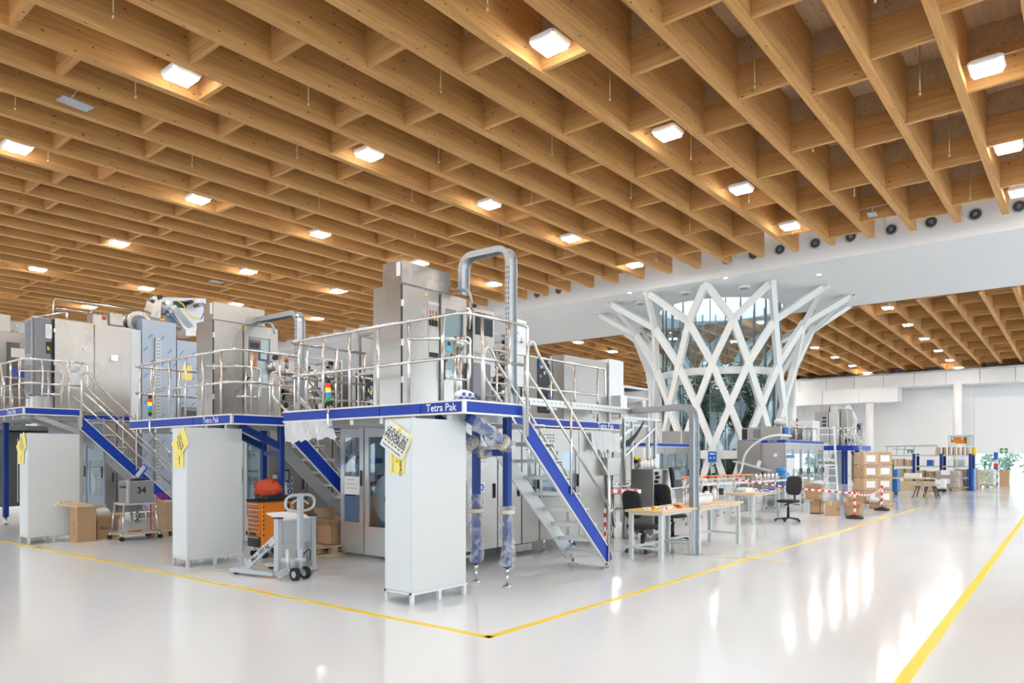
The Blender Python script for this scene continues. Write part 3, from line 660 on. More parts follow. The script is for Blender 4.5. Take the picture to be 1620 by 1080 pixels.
    body = MB().bev(cu, cv, .13, cu+cl, cv+ct, 2.06, .006).build('body', cab_white, cab)
    MB().box(cu-.006, cv+.012, .145, cu, cv+ct-.012, 2.045).build('door', cab_white2, cab)
    for x in (cu+.02, cu+cl/2, cu+cl-.02):
        for y in (cv+.02, cv+ct-.02): MB().box(x-.02, y-.02, 0, x+.02, y+.02, .12).build('stand_leg', steel_pale, cab)
    MB().box(cu-.01, cv-.01, .11, cu+cl+.01, cv+.03, .135).box(cu-.01, cv+ct-.03, .11, cu+cl+.01, cv+ct+.01, .135).box(cu-.01, cv, .11, cu+.03, cv+ct, .135).box(cu+cl-.03, cv, .11, cu+cl, cv+ct, .135).build('stand_frame', steel_pale, cab)
    return pf
platforms = [line(5.86, 5.50, 2.28, 'nearest of the three machine lines', 1), line(5.65, 10.15, 2.28, 'middle one of the three machine lines', 2), line(4.88, 16.9, 2.64, 'leftmost of the three machine lines', 3)]

def rect_frame(b, x0, z0, x1, z1, y, t, d, m, ax='x'):
    """frame strips of width t around a rectangle in a vertical plane, depth d from y"""
    for a, c, e, f in ((x0, z0, x1, z0+t), (x0, z1-t, x1, z1), (x0, z0, x0+t, z1), (x1-t, z0, x1, z1)):
        if ax == 'x': b.box(a, y, c, e, y+d, f, m)
        else: b.box(y, a, c, y+d, e, f, m)
def paper_note(parent, x0, z0, x1, z1, y, ax='x', lines=4, nm='notice', m=None):
    b = MB(); d = -.003
    if ax == 'x':
        b.box(x0, y+d, z0, x1, y, z1, m or paper)
        for i in range(lines): zz_ = z1-(z1-z0)*(.18+i*.7/max(1, lines)); b.box(x0+(x1-x0)*.14, y+d-.001, zz_-.004, x0+(x1-x0)*(.6+.28*((i*7) % 3)/2), y+d, zz_+.004, grey_plastic)
    else:
        b.box(y+d, x0, z0, y, x1, z1, m or paper)
        for i in range(lines): zz_ = z1-(z1-z0)*(.18+i*.7/max(1, lines)); b.box(y+d-.001, x1-(x1-x0)*.14, zz_-.004, y+d, x1-(x1-x0)*(.6+.28*((i*7) % 3)/2), zz_+.004, grey_plastic)
    return b.build(nm, None, parent)
def signal_tower(x, y, z, lab, s=1.0, elbow=True, pole=0):
    t = thing('signal_tower', lab, 'signal light', (x, y, z)); r = .032*s; zz_ = z
    if elbow: MB().tube(rounded([(x+.07, y, z-.30), (x+.01, y, z-.30), (x, y, z-.2), (x, y, z)], .08), .018*s, 8).build('elbow_tube', tubing, t)
    if pole: MB().cyl((x, y, z-pole), (x, y, z), .015, 8).build('pole', tubing, t)
    MB().cyl((x, y, z), (x, y, z+.05*s), r, 12).build('base', black, t); zz_ += .05*s
    for nm, c, e in (('green_lens', (.02, .35, .06), .1), ('blue_lens', (.02, .22, .75), .15), ('amber_lens', (1, .42, .02), .9 if s == 1 else .3), ('red_lens', (.8, .03, .01), .25)):
        MB().cyl((x, y, zz_), (x, y, zz_+.058*s), r, 12).build(nm, ind('tower_'+nm+str(s), c, e), t); zz_ += .06*s
    MB().cyl((x, y, zz_), (x, y, zz_+.05*s), r, 12).ball((x, y, zz_+.05*s), r, r, .02, 10).build('cap', black, t); return t
def reel(b, x, y, z, r, m=None): b.cyl((x, y-.03, z), (x, y+.22, z), r, 22, m=m or paper).cyl((x, y-.04, z), (x, y-.03, z), r*.3, 12, m=black)
def machine(u0, v0, zp, who, var):
    U = lambda a: u0+a
    V = lambda b: v0+b
    x0, x1, y0, y1, z0, z1 = U(1.54), U(5.8), V(1.55), V(4.25), .24, zp-.18
    mc = thing('filling_machine', 'long stainless filling machine with glazed doors standing under the platform, '+who, 'machine', (x0, y0, 0))
    co = MB().box(x0+.35, y0+.06, z0, x1, y1, z1-.02); co.box(x0+.04, y0+.06, z1-.06, x0+.35, y1, z1-.02).box(x0+.04, y0+.06, z0-.1, x0+.35, y1, z0-.06)
    co.build('frame', mid_int, mc)
    # front doors (face the camera side aisle)
    pale = var == 3; dm = blue_film if pale else steel_dark
    for i, (a, b) in enumerate(((3.66, 4.26), (3.0, 3.63), (2.3, 2.97), (1.6, 2.28)) if not pale else ((.02, .9), (1.0, 2.0), (2.02, 2.66), (2.68, 3.4))):
        a, b = V(a), V(b); fb = MB(); wz0, wz1 = .50 if i else .55, z1-.16
        if pale: wz0, wz1 = .75, 1.52
        rect_frame(fb, a, z0-.18 if not pale else z0, b, wz0, x0-.03, (b-a)*.5, .03, None, 'y') if 0 else None
        t = .10
        fb.box(x0-.03, a, z0-.2, x0, b, wz0); fb.box(x0-.03, a, wz1, x0, b, z1); fb.box(x0-.03, a, wz0, x0, a+t, wz1); fb.box(x0-.03, b-t, wz0, x0, b, wz1)
        d = fb.build('door', dm if pale else mat('door_sheet', (.60, .62, .62), .32, .6, noise=.05, nscale=3), mc)
        MB().box(x0-.02, a+t, wz0, x0-.012, b-t, wz1).build('pane', glass_dk, d)
        MB().bev(x0-.055, a+.03, 1.15, x0-.03, a+.06, 1.4, .005).build('handle', black, d)
        if not pale and i == 0:
            paper_note(d, a+t, 1.0, b-t, 1.30, x0-.02, 'y', 3, 'notice')
            MB().box(x0-.024, a+t, wz0, x0-.02, b-t, .98).build('blue_foil', mat('blue_foil', (.10, .18, .30), .25), d)
    # visible reels and rollers inside
    rb = MB(); rb.cyl((x0+.12, V(3.2), .95), (x0+.3, V(3.2), .95), .40, 26, m=steel_pale).cyl((x0+.1, V(3.2), .95), (x0+.12, V(3.2), .95), .1, 14, m=black)
    rb.cyl((x0+.12, V(1.72), .95), (x0+.3, V(1.72), .95), .38, 26, m=steel_pale).cyl((x0+.1, V(1.72), .95), (x0+.12, V(1.72), .95), .1, 14, m=black)
    rb.build('reel', None, mc)
    R = random.Random(var*7); cl = MB()
    for i in range(26): y = V(R.uniform(1.7, 4.2)); z = R.uniform(1.1, z1-.2); cl.cyl((x0+.1, y, z), (x0+.3, y, z), R.uniform(.015, .05), 9, m=R.choice([tubing, steel, cable_blue, steel_pale, black]))
    cl.build('rollers', None, mc)
    # side panels along the aisle
    w_ = [(1.56, .84), (2.41, .58), (3.0, .46), (3.47, 1.15), (4.63, 1.12)]
    for i, (a, l) in enumerate(w_):
        x, xe = U(a), U(a+l-.012)
        if i in (2, 3):
            fb = MB(); wins = [(x+.1, xe-.08)] if i == 2 else [(x+.06, x+.50), (x+.6, xe-.08)]
            fb.box(x, y0, z0, xe, y0+.03, .95).box(x, y0, 1.72, xe, y0+.03, z1); e = x
            for a1, b1 in wins: fb.box(e, y0, .95, a1, y0+.03, 1.72); e = b1
            fb.box(e, y0, .95, xe, y0+.03, 1.72); d = fb.build('side_door', steel_dark, mc)
            for a1, b1 in wins: MB().box(a1, y0+.01, .95, b1, y0+.016, 1.72).build('pane', glass_dk, d)
            MB().bev(xe-.05, y0-.03, 1.1, xe-.025, y0, 1.32, .005).build('handle', black, d)
        else:
            d = MB().bev(x, y0, z0, xe, y0+.03, z1, .004).build('side_panel', steel_dark, mc)
            MB().bev(xe-.09, y0-.03, 1.0, xe-.065, y0, 1.22, .005).build('handle', black, d)
        vb = MB()
        if i in (1, 2, 3):
            for cx in [x+.1+j*.085 for j in range(2 if i != 3 else 4)]:
                for k in range(6): vb.box(cx, y0-.003, z1-.12-k*.05, cx+.045, y0+.001, z1-.10-k*.05)
            vb.build('vent_slots', dark_int, d)
    mandatory_sign((U(2.02), y0-.002, 1.17), (1, 0, 0), (0, 0, 1), .13, mc); mandatory_sign((U(2.02), y0-.002, .97), (1, 0, 0), (0, 0, 1), .13, mc)
    if var == 1:
        for a, z, w2, h in ((1.72, 1.62, .16, .2), (1.72, 1.40, .15, .2), (1.73, 1.21, .15, .16), (1.97, 1.44, .22, .42), (2.42, 1.42, .2, .4)): paper_note(mc, U(a), z, U(a+w2), z+h, y0, 'x', 5)
    else:
        b = MB(); b.box(U(1.75), y0-.03, 1.15, U(2.0), y0, 1.38, black)
        for k in range(6): b.box(U(1.77+k*.036), y0-.035, 1.18, U(1.79+k*.036), y0-.03, 1.35, steel_pale)
        b.build('switch_panel', None, mc)
    for a in (1.7, 2.95, 3.8, 4.7, 5.6):
        for b in (1.72, 4.1):
            MB().cyl((U(a), V(b), 0), (U(a), V(b), .25), .02, 8).cyl((U(a), V(b), 0), (U(a), V(b), .02), .075, 12).cyl((U(a), V(b), .12), (U(a), V(b), .25), .03, 8).build('foot', tubing, mc)
    MB().box(U(3.1), V(1.9), .04, U(3.7), V(2.2), .16).build('floor_tray', steel_dark, mc)
    # ---- electrical cabinet on the deck
    ex0, ey0 = (U(.62), V(1.74)) if var != 3 else (5.87, 18.30)
    ex1 = ex0+1.27 if var != 3 else 7.54; ey1 = ey0+(.60 if var != 3 else .8); et = {1: 3.99, 2: 4.03, 3: 4.77}[var]; eb = zp
    ec = thing('electrical_cabinet', {1: 'tall stainless electrical cabinet with open switchgear on the nearest platform', 2: 'stainless electrical cabinet with glazed control door on the middle platform', 3: 'stainless cabinet with small lit screen on the leftmost platform'}[var], 'cabinet', (ex0, ey0, eb))
    MB().box(ex0+.004, ey0+.03, eb, ex1, ey1, et).build('body', steel, ec)
    MB().box(ex0, ey0+.02, eb+.03, ex0+.004, ey1-.01, et-.02).build('end_panel', steel, ec)
    xa = ex0+(.50 if var == 1 else .56 if var == 2 else .84)
    d = MB().bev(ex0+.01, ey0, eb+.03, xa, ey0+.03, et-.02, .006).build('door', steel, ec)
    for z in (et-.32, eb+.35, (et+eb)/2): MB().box(ex0-.006, ey0-.008, z, ex0+.03, ey0+.012, z+.09).build('hinge', steel_pale, d)
    MB().box(ex0-.002, ey0-.002, eb+.03, ex0+.012, ey0+.022, et-.02).build('seam', black, ec)
    if var == 1:
        for k_, z_ in enumerate((et-.12, et-.55, eb+1.05)): b = MB(); b.cyl((ex1, ey0+.1, z_), (ex1+.06, ey0+.1, z_), .05, 12, m=[grey_enamel, black, tubing][k_]).tube(rounded([(ex1+.05, ey0+.1, z_), (ex1+.2, ey0+.1, z_), (ex1+.2, ey0+.12, z_-.3)], .1), .03, 8, m=tubing); b.build('connector', None, ec)
        b = MB(); b.box(xa+.02, ey0+.045, eb+.05, xa+.23, ey0+.06, et-.06, black); b.box(xa+.02, ey0+.02, eb+.72, xa+.23, ey0+.045, et-.55, steel)
        b.box(xa+.02, ey0+.02, et-.20, xa+.23, ey0+.045, et-.16, steel_pale)
        for i in range(3): b.box(xa+.05+i*.055, ey0+.01, et-.50, xa+.085+i*.055, ey0+.045, et-.36, black).box(xa+.055+i*.055, ey0, et-.42, xa+.08+i*.055, ey0+.01, et-.38, yellow).cyl((xa+.065+i*.055, ey0+.03, et-.34), (xa+.065+i*.055, ey0+.03, et-.28), .009, 6, m=red)
        for i in range(3): b.box(xa+.04+i*.06, ey0+.008, eb+.76, xa+.085+i*.06, ey0+.02, eb+.83, black)
        b.build('switchgear', None, ec)
        xb = xa+.25; fb = MB(); fb.box(xb, ey0-.01, eb+.03, ex1, ey0+.02, eb+.55).box(xb, ey0-.01, et-.22, ex1, ey0+.02, et-.02).box(xb, ey0-.01, eb+.55, xb+.07, ey0+.02, et-.22).box(ex1-.07, ey0-.01, eb+.55, ex1, ey0+.02, et-.22)
        d = fb.build('door', steel, ec); MB().box(xb+.07, ey0, eb+.55, ex1-.07, ey0+.006, et-.22).build('pane', glass_dk, d)
        MB().box(xb+.09, ey0-.006, eb+.88, xb+.22, ey0, eb+1.04, mat('cyan_display_frame', (.15, .50, .60), .4)).box(xb+.12, ey0-.008, eb+.96, xb+.19, ey0-.006, eb+1.02, black).build('display', None, d)
        MB().bar((xb+.03, ey0-.03, eb+.45), (xb+.03, ey0-.03, eb+.70), .025).bar((xb+.03, ey0-.03, eb+.70), (xb+.17, ey0-.05, eb+.83), .02).build('handle', black, d)
    elif var == 2:
        xb = xa+.015; fb = MB(); wz0, wz1 = eb+.62, et-.22; wx0, wx1 = xb+.09, ex1-.16
        fb.box(xb, ey0, eb+.03, ex1, ey0+.03, wz0).box(xb, ey0, wz1, ex1, ey0+.03, et-.02).box(xb, ey0, wz0, wx0, ey0+.03, wz1).box(wx1, ey0, wz0, ex1, ey0+.03, wz1)
        d = fb.build('door', steel, ec); b = MB()
        b.box(wx0, ey0+.028, wz0, wx1, ey0+.032, wz1, steel_pale); b.box(wx0+.02, ey0+.015, wz1-.28, wx0+.26, ey0+.03, wz1-.04, grey_plastic)
        for i in range(4): b.box(wx0+.04+i*.05, ey0+.005, wz1-.2, wx0+.075+i*.05, ey0+.015, wz1-.1, black).box(wx0+.045+i*.05, ey0+.003, wz1-.1, wx0+.07+i*.05, ey0+.01, wz1-.07, red)
        b.box(wx0+.02, ey0+.01, wz0+.33, wx0+.18, ey0+.028, wz0+.68, orange).box(wx0+.04, ey0+.006, wz0+.5, wx0+.11, ey0+.01, wz0+.58, yellow_p).box(wx0+.21, ey0+.01, wz0+.5, wx0+.42, ey0+.028, wz0+.68, mat('navy_meter', (.05, .09, .22), .4)).box(wx0+.25, ey0+.006, wz0+.53, wx0+.38, ey0+.01, wz0+.65, steel_pale)
        for i in range(5): b.box(wx0+.03+i*.08, ey0+.01, wz0+.12, wx0+.08+i*.08, ey0+.028, wz0+.18, cab_white)
        b.build('controls', None, d); MB().box(wx0, ey0+.002, wz0, wx1, ey0+.005, wz1).build('pane', glass, d)
        MB().box(xb+.03, ey0-.03, wz0-.02, xb+.06, ey0, wz0+.22).box(xb+.06, ey0-.03, wz0+.14, xb+.17, ey0-.015, wz0+.17).build('handle', black, d)
        MB().cyl((ex1-.06, ey0-.04, et-.55), (ex1-.06, ey0, et-.55), .05, 12).build('knob', black, d)
    else:
        d = MB().bev(xa+.015, ey0, eb+.03, ex1, ey0+.03, et-.02, .006).build('door', steel, ec)
        b = MB(); b.box(xa+.36, ey0-.012, eb+1.28, xa+.54, ey0, eb+1.44, mat('pale_bezel', (.5, .62, .8), .4)).box(xa+.38, ey0-.014, eb+1.30, xa+.52, ey0-.012, eb+1.42, screen_on); b.build('screen', None, d)
    for x in (xa-.05, xa+.04 if var != 1 else xa+.30): warn_tri((x, ey0-.001, et-.10), (1, 0, 0), (0, 0, 1), .06, ec)
    if var != 3:
        tb = thing('duct_box', ('nearest' if var == 1 else 'middle')+' machine line: stainless box mounted on top of the electrical cabinet', 'box', (ex0, ey0, et))
        MB().bev(ex0, ey0, et, ex0+(.94 if var == 1 else 1.0), ey0+(.40 if var == 1 else .34), et+.31, .006).build('case', steel, tb)
        MB().box(ex0-.004, ey0+.03, et+.1, ex0, ey0+.11, et+.29).build('label_plate', paper, tb)
        # cable tray arch
        ct = thing('cable_tray', 'galvanised perforated cable tray '+('arching high over the nearest platform' if var == 1 else 'bending down beside the middle cabinet'), 'cable tray', (U(1.64), V(.70), zp))
        X = U(1.64); pts = [(X, V(1.55), et-.02), (X, V(1.55), et+.52), (X, V(.66), et+.50), (X, V(.66), zp)] if var == 1 else [(X-.1, V(1.75), et+.12), (X, V(1.3), et+.14), (X, V(.66), et+.14), (X, V(.66), zp)]
        P = rounded(pts, .22, 6); w2 = .075
        for side in (-1, 1): b = MB(); [b.bar(Vector(P[i])+Vector((side*w2, 0, 0)), Vector(P[i+1])+Vector((side*w2, 0, 0)), .085, .012, up=(1, 0, 0)) for i in range(len(P)-1)]; b.build('tray_side', galv, ct)
        b = MB(); [b.bar(P[i], P[i+1], .006, 2*w2, up=(1, 0, 0)) for i in range(len(P)-1)]; b.build('tray_floor', galv, ct)
        sl = MB(); L_ = zp+.3
        while L_ < et+.2:
            for sd in (-.02, .02): sl.box(X-w2-.008, V(.66)+sd-.006, L_, X-w2-.005, V(.66)+sd+.006, L_+.035)
            L_ += .07
        sl.build('slots', dark_int, ct)
        # hose gland
        MB().tube(rounded([(X-.1, V(1.6), et+.05), (X-.1, V(1.35), et), (X-.1, V(1.3), et-.18)], .1), .022, 8).build('conduit', grey_enamel, ct)
    # ---- process section behind: pipework on the rear platform
    pr = thing('process_unit', 'pipework rack with valves, hoses and gauges on the rear deck, '+who, 'machine', (U(3.2), V(2.3), zp))
    clutter(pr, U(2.0), V(1.95), zp, U(3.5), V(2.8), zp+1.35, 75, 10+var)
    clutter(pr, U(1.3), V(2.9), zp, U(3.0), V(3.5), zp+1.3, 60, 20+var, back=False)
    MB().cyl((U(2.9), V(2.2), zp), (U(2.9), V(2.2), zp+1.1), .14, 16).build('vessel', tubing, pr); MB().cyl((U(1.75), V(1.75), zp), (U(1.75), V(1.75), zp+.95), .055, 12).cyl((U(1.75), V(1.75), zp+.95), (U(1.75), V(1.75), zp+1.12), .085, 12).build('column', tubing, pr)
    if var == 1:
        hp = MB().bev(U(2.12), V(1.80), zp+.6, U(2.62), V(1.95), zp+1.62, .01).build('control_box', steel, pr)
        MB().box(U(2.17), V(1.79), zp+1.22, U(2.56), V(1.80), zp+1.56).build('screen', mat('dark_screen', (.03, .035, .04), .12), pr)
        MB().bev(U(1.9), V(1.6), zp+.25, U(2.3), V(1.8), zp+.75, .01).build('relay_box', grey_plastic, pr)
        MB().bev(U(3.0), V(1.85), zp+.5, U(3.5), V(1.92), zp+1.62, .01).build('valve_plate', steel_pale, pr)
        for k in range(5): x, z = U(3.1+.13*(k % 3)), zp+1.28+.14*(k//3); MB().cyl((x, V(1.80), z), (x, V(1.85), z), .05, 14).build('dial', steel_pale, pr)
    b2 = thing('steel_enclosure', 'stainless enclosure with pale end cover on the rear deck, '+who, 'cabinet', (U(4.2), V(1.95), zp))
    ea, eb_, ec_ = (on_v(893, V(1.9)), on_v(962, V(1.9)), on_v(984, V(1.9))) if var == 1 else (U(3.75), U(5.35), U(5.85))
    MB().bev(ea, V(1.9), zp, eb_-.02, V(2.9), zp+1.2, .01).build('body', steel_dark, b2); MB().bev(eb_, V(1.86), zp, ec_, V(2.9), zp+1.27, .012).build('end_cover', steel_pale, b2)
    for k_, (pa, pb) in enumerate(((1.35, 1.95), (2.25, 2.85))):
        MB().bev(U(pa), V(2.82), zp+.55, U(pb), V(2.86), zp+1.32, .01).build('valve_plate', steel_pale, pr)
        for q_ in range(6): xx_, zz2 = U(pa+.12+.18*(q_ % 3)), zp+.85+.22*(q_//3); b = MB(); b.cyl((xx_, V(2.76), zz2), (xx_, V(2.82), zz2), .05, 12, m=steel).cyl((xx_, V(2.75), zz2), (xx_, V(2.76), zz2), .03, 10, m=[black, steel, orange_c][q_ % 3]); b.build('dial', None, pr)
        MB().tube(rounded([(U(pa+.1), V(2.74), zp+1.2), (U(pa+.16), V(2.70), zp+.9), (U(pa+.3), V(2.72), zp+.7), (U(pa+.42), V(2.74), zp+.95)], .12), .013, 6).build('hose', cable_blue, pr)
        MB().bev(U(pa+.3), V(2.72), zp+.5, U(pa+.42), V(2.82), zp+.85, .01).build('black_unit', black, pr); MB().bev(U(pa+.05), V(2.74), zp+.72, U(pa+.13), V(2.82), zp+.80, .01).build('yellow_block', yellow, pr)
    MB().box(U(3.85), V(1.885), zp+.1, U(4.3), V(1.9), zp+1.1).build('open_bay', black, b2)
    R = random.Random(var)
    for k in range(16): x, z = U(R.uniform(3.87, 4.25)), zp+R.uniform(.15, 1.0); MB().box(x, V(1.87), z, x+R.uniform(.02, .07), V(1.885), z+R.uniform(.03, .12)).build('terminal', R.choice([cable_blue, steel_pale, yellow, steel, cab_white]), b2)
    return mc
who = ['in the nearest machine line', 'in the middle machine line', 'in the leftmost machine line']
machine(5.86, 5.50, 2.28, who[0], 1); machine(5.65, 10.15, 2.28, who[1], 2); machine(4.88, 16.9, 2.64, who[2], 3)
# signal towers on the fascias
for x, u, y, lab in ((521, 5.80, 638, 'signal tower with lit amber lens on the nearest platform edge'), (239, 5.60, 655, 'signal tower on the blue edge of the middle platform')):
    signal_tower(u-.02, on_u(x, u), zat(y, u, on_u(x, u))-.02, lab)

# ================================================================== THINGS ON AND AROUND THE LINES
def gp(x, y, z=0):      # ground point seen in a pixel
    d = F_PX*(EYE-z)/(y-HORIZON); r = (x-810)/F_PX*d; return d*CT+r*ST, d*ST-r*CT
def card_on_u(parent, u, pts, m, name, t=.006):   # card with corners given in pixels on the plane x=u
    q = [(on_u(x, u), zat(y, u, on_u(x, u))) for x, y in pts]
    MB().prism([(-a, b) for a, b in q], (u, 0, 0), (0, -1, 0), (0, 0, 1), (-t, 0, 0)).build(name, m, parent); return q
# cards hung on the white cabinets
wc = thing('notice_card', 'tilted white and yellow work in progress card on the nearest white cabinet', 'sign', (5.29, 6.0, 1.6))
q = card_on_u(wc, 5.285, [(617.8, 664.6), (652, 690.5), (635.4, 727.6), (601.5, 702.2)], paper, 'card')
card_on_u(wc, 5.292, [(617.8, 662.8), (654, 690), (637.4, 729), (603, 703.5)], yellow_p, 'yellow_backing')
TL, TR, BR, BL = [Vector((5.276, a, b)) for a, b in q]
ax, ay = (TR-TL).normalized(), (TL-BL).normalized(); W_, H_ = (TR-TL).length, (TL-BL).length; cc = (TL+BR)/2; nn = Vector((-1, 0, 0))
text('WORK IN', cc+ay*H_*.14-ax*W_*.02, ax, ay, W_*.20, print_k, wc, bold=.0015); text('PROGRESS', cc-ay*H_*.05, ax, ay, W_*.20, print_k, wc, bold=.0015)
text('Equipment not available', cc-ay*H_*.38, ax, ay, W_*.085, print_k, wc, bold=.0004)
for k in (.30, -.22):
    b = MB()
    for i in range(12): b.obox(cc+ay*H_*k+ax*W_*(-.42+i*.076)+nn*.002, .002, W_*.04, W_*.05, None, print_k if i % 2 else yellow)
    b.build('hazard_stripe', None, wc)
warn_tri(cc+ay*H_*.34+nn*.003, ax, ay, W_*.15, wc)
yc = thing('notice_card', 'yellow caution card hanging under the tilted card on the nearest white cabinet', 'sign', (5.30, 6.0, 1.5))
q2 = card_on_u(yc, 5.300, [(618, 713), (641, 716), (640, 750.5), (618, 749)], yellow_p, 'card', .006)
cy = sum(a for a, b in q2)/4; cz = sum(b for a, b in q2)/4
text('Caution', (5.292, cy-.055, cz-.03), (0, 0, 1), (0, 1, 0), .07, print_k, yc, bold=.001); text('Exhibition model', (5.292, cy+.07, cz), (0, 0, 1), (0, 1, 0), .028, print_k, yc)
warn_tri((5.292, cy, cz-.0), (0, -1, 0), (0, 0, 1), .07, yc)
for x0, y0, u, lab, P1_, P2_ in ((0, 0, 5.0, 'middle white cabinet', [(290.5, 674.5), (298.5, 702), (280.5, 727), (271.5, 701)], [(276, 712), (290.5, 712), (290.5, 740), (275.5, 740)]),
                          (0, 0, 4.48, 'leftmost white cabinet', [(38, 682.5), (42.5, 706), (31.5, 724), (26, 706)], [(29, 713), (38, 713), (38, 734), (29, 734)])):
    t = thing('notice_card', 'tilted yellow caution card fixed to the '+lab, 'sign', (u, on_u(P1_[0][0], u), 1.6)); q = card_on_u(t, u-.012, P1_, yellow_p, 'card')
    TL, TR, BR, BL = [Vector((u-.02, a, b)) for a, b in q]; ax, ay = (TR-TL).normalized(), (TL-BL).normalized(); cc = (TL+BR)/2; W_ = (TR-TL).length
    for k, s_ in ((.2, 'TEST FOR'), (.0, 'PROGRAM'), (-.2, 'ONLY')): text(s_, cc+ay*W_*k, ax, ay, W_*.17, print_k, t, bold=.0008)
    t = thing('notice_card', 'yellow caution card hanging below the tilted one on the '+lab, 'sign', (u, on_u(P1_[0][0], u), 1.5)); q = card_on_u(t, u-.005, P2_, yellow_p, 'card')
    cy = sum(a for a, b in q)/4; cz = sum(b for a, b in q)/4; text('Caution', (u-.013, cy-.03, cz), (0, 0, 1), (0, 1, 0), .05, print_k, t, bold=.0008); warn_tri((u-.012, cy+.03, cz), (0, -1, 0), (0, 0, 1), .05, t)
# milky plastic film hanging under the nearest platform's left end
fm = MB(); R = random.Random(5); u = 5.855; n = 26
for i in range(n):
    a0, a1 = 9.05-i*.045, 9.05-(i+1)*.045
    def hz(k): return 1.87-.04*(k < 11)+.02*sin(k*.9)+.012*sin(k*2.3)
    def uu(k, z): return u-.02-.025*sin(k*.5+z*9)-.01*sin(k*2.1+z*20)
    for j in range(6):
        t0, t1 = j/6, (j+1)/6; za, zb_ = 2.12+(hz(i)-2.12)*t0, 2.12+(hz(i)-2.12)*t1; zc, zd = 2.12+(hz(i+1)-2.12)*t0, 2.12+(hz(i+1)-2.12)*t1
        fm.add([(uu(i, za)*1, a0, za), (uu(i+1, zc), a1, zc), (uu(i+1, zd), a1, zd), (uu(i, zb_), a0, zb_)], [(0, 1, 2, 3)], None, True)
fm.build('plastic_sheet', film_w, label='milky plastic sheet hanging under the left end of the nearest platform', cat='plastic sheet')
# crinkled film wrapped round the nearest platform's posts and brace
def wrap(p, q, r, lab, seed, tape=None):
    R = random.Random(seed); p, q = Vector(p), Vector(q); d = (q-p).normalized(); a = d.orthogonal().normalized(); e = d.cross(a); n, m = 14, max(8, int((q-p).length/.05)); vs = []
    for i in range(m+1):
        for k in range(n):
            an = 2*pi*k/n; rr = r*(.92+.20*sin(i*.5+k*.6)+.34*(R.random()-.4)); vs.append(p+(q-p)*i/m+(a*cos(an)+e*sin(an))*rr)
    t = thing('film_wrapping', lab, 'plastic film', tuple((p+q)/2))
    MB().add(vs, [(i*n+k, i*n+(k+1) % n, (i+1)*n+(k+1) % n, (i+1)*n+k) for i in range(m) for k in range(n)], None, True).build('film', film, t)
    if tape is not None: c = p+(q-p)*tape; MB().cyl(c-d*.025, c+d*.025, r*1.12, 10).build('tape', tape_m, t)
wrap((6.80, 5.65, .27), (6.80, 5.65, 1.02), .088, 'crinkled clear film round the foot of the nearer blue post', 1, .9)
wrap((6.80, 6.17, .27), (6.80, 6.17, 1.15), .088, 'crinkled clear film round the foot of the farther blue post', 2, .75)
wrap((6.86, 5.65, 1.74), (6.12, 5.65, 2.09), .092, 'crinkled clear film round the nearer slanting blue brace', 3, .2)
wrap((6.84, 6.17, 1.74), (6.20, 6.17, 2.07), .09, 'crinkled clear film round the farther slanting blue brace', 4, .2)
wrap((6.80, 6.10, 1.68), (6.80, 5.86, 1.68), .07, 'crinkled clear film round the blue cross bar between two posts', 6, .3)
b = MB(); R = random.Random(3)
t = thing('film_bundle', 'bundle of printed film tied at the corner of the nearest platform', 'plastic film', (5.95, 5.62, 2.28))
MB().ball((6.0, 5.63, 2.345), .17, .06, .06, 14, lump=.25, seed=4).build('bundle', mat('white_film_roll', (.82, .83, .86), .35, bump=.6, nscale=30), t)
for i in range(6): MB().cyl((5.88+i*.05, 5.56, 2.30+.05*(i % 2)), (5.88+i*.05, 5.575, 2.30+.05*(i % 2)), .02, 8).build('print_spot', print_b, t)
# ---- leftmost line extras
AU0, AU1 = on_v(54, 18.32), 5.87
ac = thing('cooling_unit', 'tall grey cooling unit with louvred face on the end of the leftmost cabinet', 'air conditioner', (AU0, 18.32, 3.0))
MB().bev(AU0, 18.33, 3.0, AU1, 18.85, 4.76, .05).build('casing', grey_plastic, ac)
MB().bev(AU0-.04, 18.36, 3.02, AU0, 18.83, 4.74, .03).build('front_cover', mat('light_grey_cover', (.36, .38, .40), .5), ac)
for z0, z1 in ((3.1, 3.65), (3.95, 4.65)):
    z = z0
    while z < z1: MB().box(AU0-.055, 18.42, z, AU0-.038, 18.77, z+.025).build('louvre', grey_plastic, ac); z += .05
paper_note(ac, AU1-.16, 4.3, AU1-.03, 4.62, 18.325, 'x', 4); b = MB(); b.box(AU1-.15, 18.32, 3.95, AU1-.03, 18.326, 4.22, print_k)
for i, c in enumerate((green, yellow, orange_c, red)): b.box(AU1-.13, 18.316, 4.02+i*.03, AU1-.07-.01*i, 18.32, 4.045+i*.03, c)
b.build('rating_label', None, ac)
MB().box(5.60, 18.4, 2.64, 5.87, 18.8, 3.0).build('pedestal', cab_white, ac)
sb = thing('valve_box', 'small stainless box with pipes on top of the leftmost cabinet', 'box', (7.0, 18.6, 4.77))
xa, xb = on_v(174, 18.5), on_v(195, 18.5); MB().bev(xa, 18.5, 4.83, xb, 19.0, 5.12, .01).bev(xa-.35, 18.6, 4.80, xa, 18.95, 5.05, .01).build('case', steel, sb)
MB().tube(rounded([(xa-1.15, 18.7, 4.77), (xa-1.15, 18.7, 5.30), (xb+1.6, 18.7, 5.32)], .1), .02, 8).tube(rounded([(xa-1.1, 18.7, 5.08), (xa-.3, 18.7, 5.08)], .1), .018, 8).tube(rounded([(xa-1.6, 18.6, 4.77), (xa-.9, 18.6, 5.0), (xa-.9, 18.6, 4.77)], .06), .025, 8).build('pipes', tubing, sb)
b = MB(); b.cyl((xa-.1, 18.59, 4.98), (xa-.1, 18.6, 4.98), .05, 12, m=red)
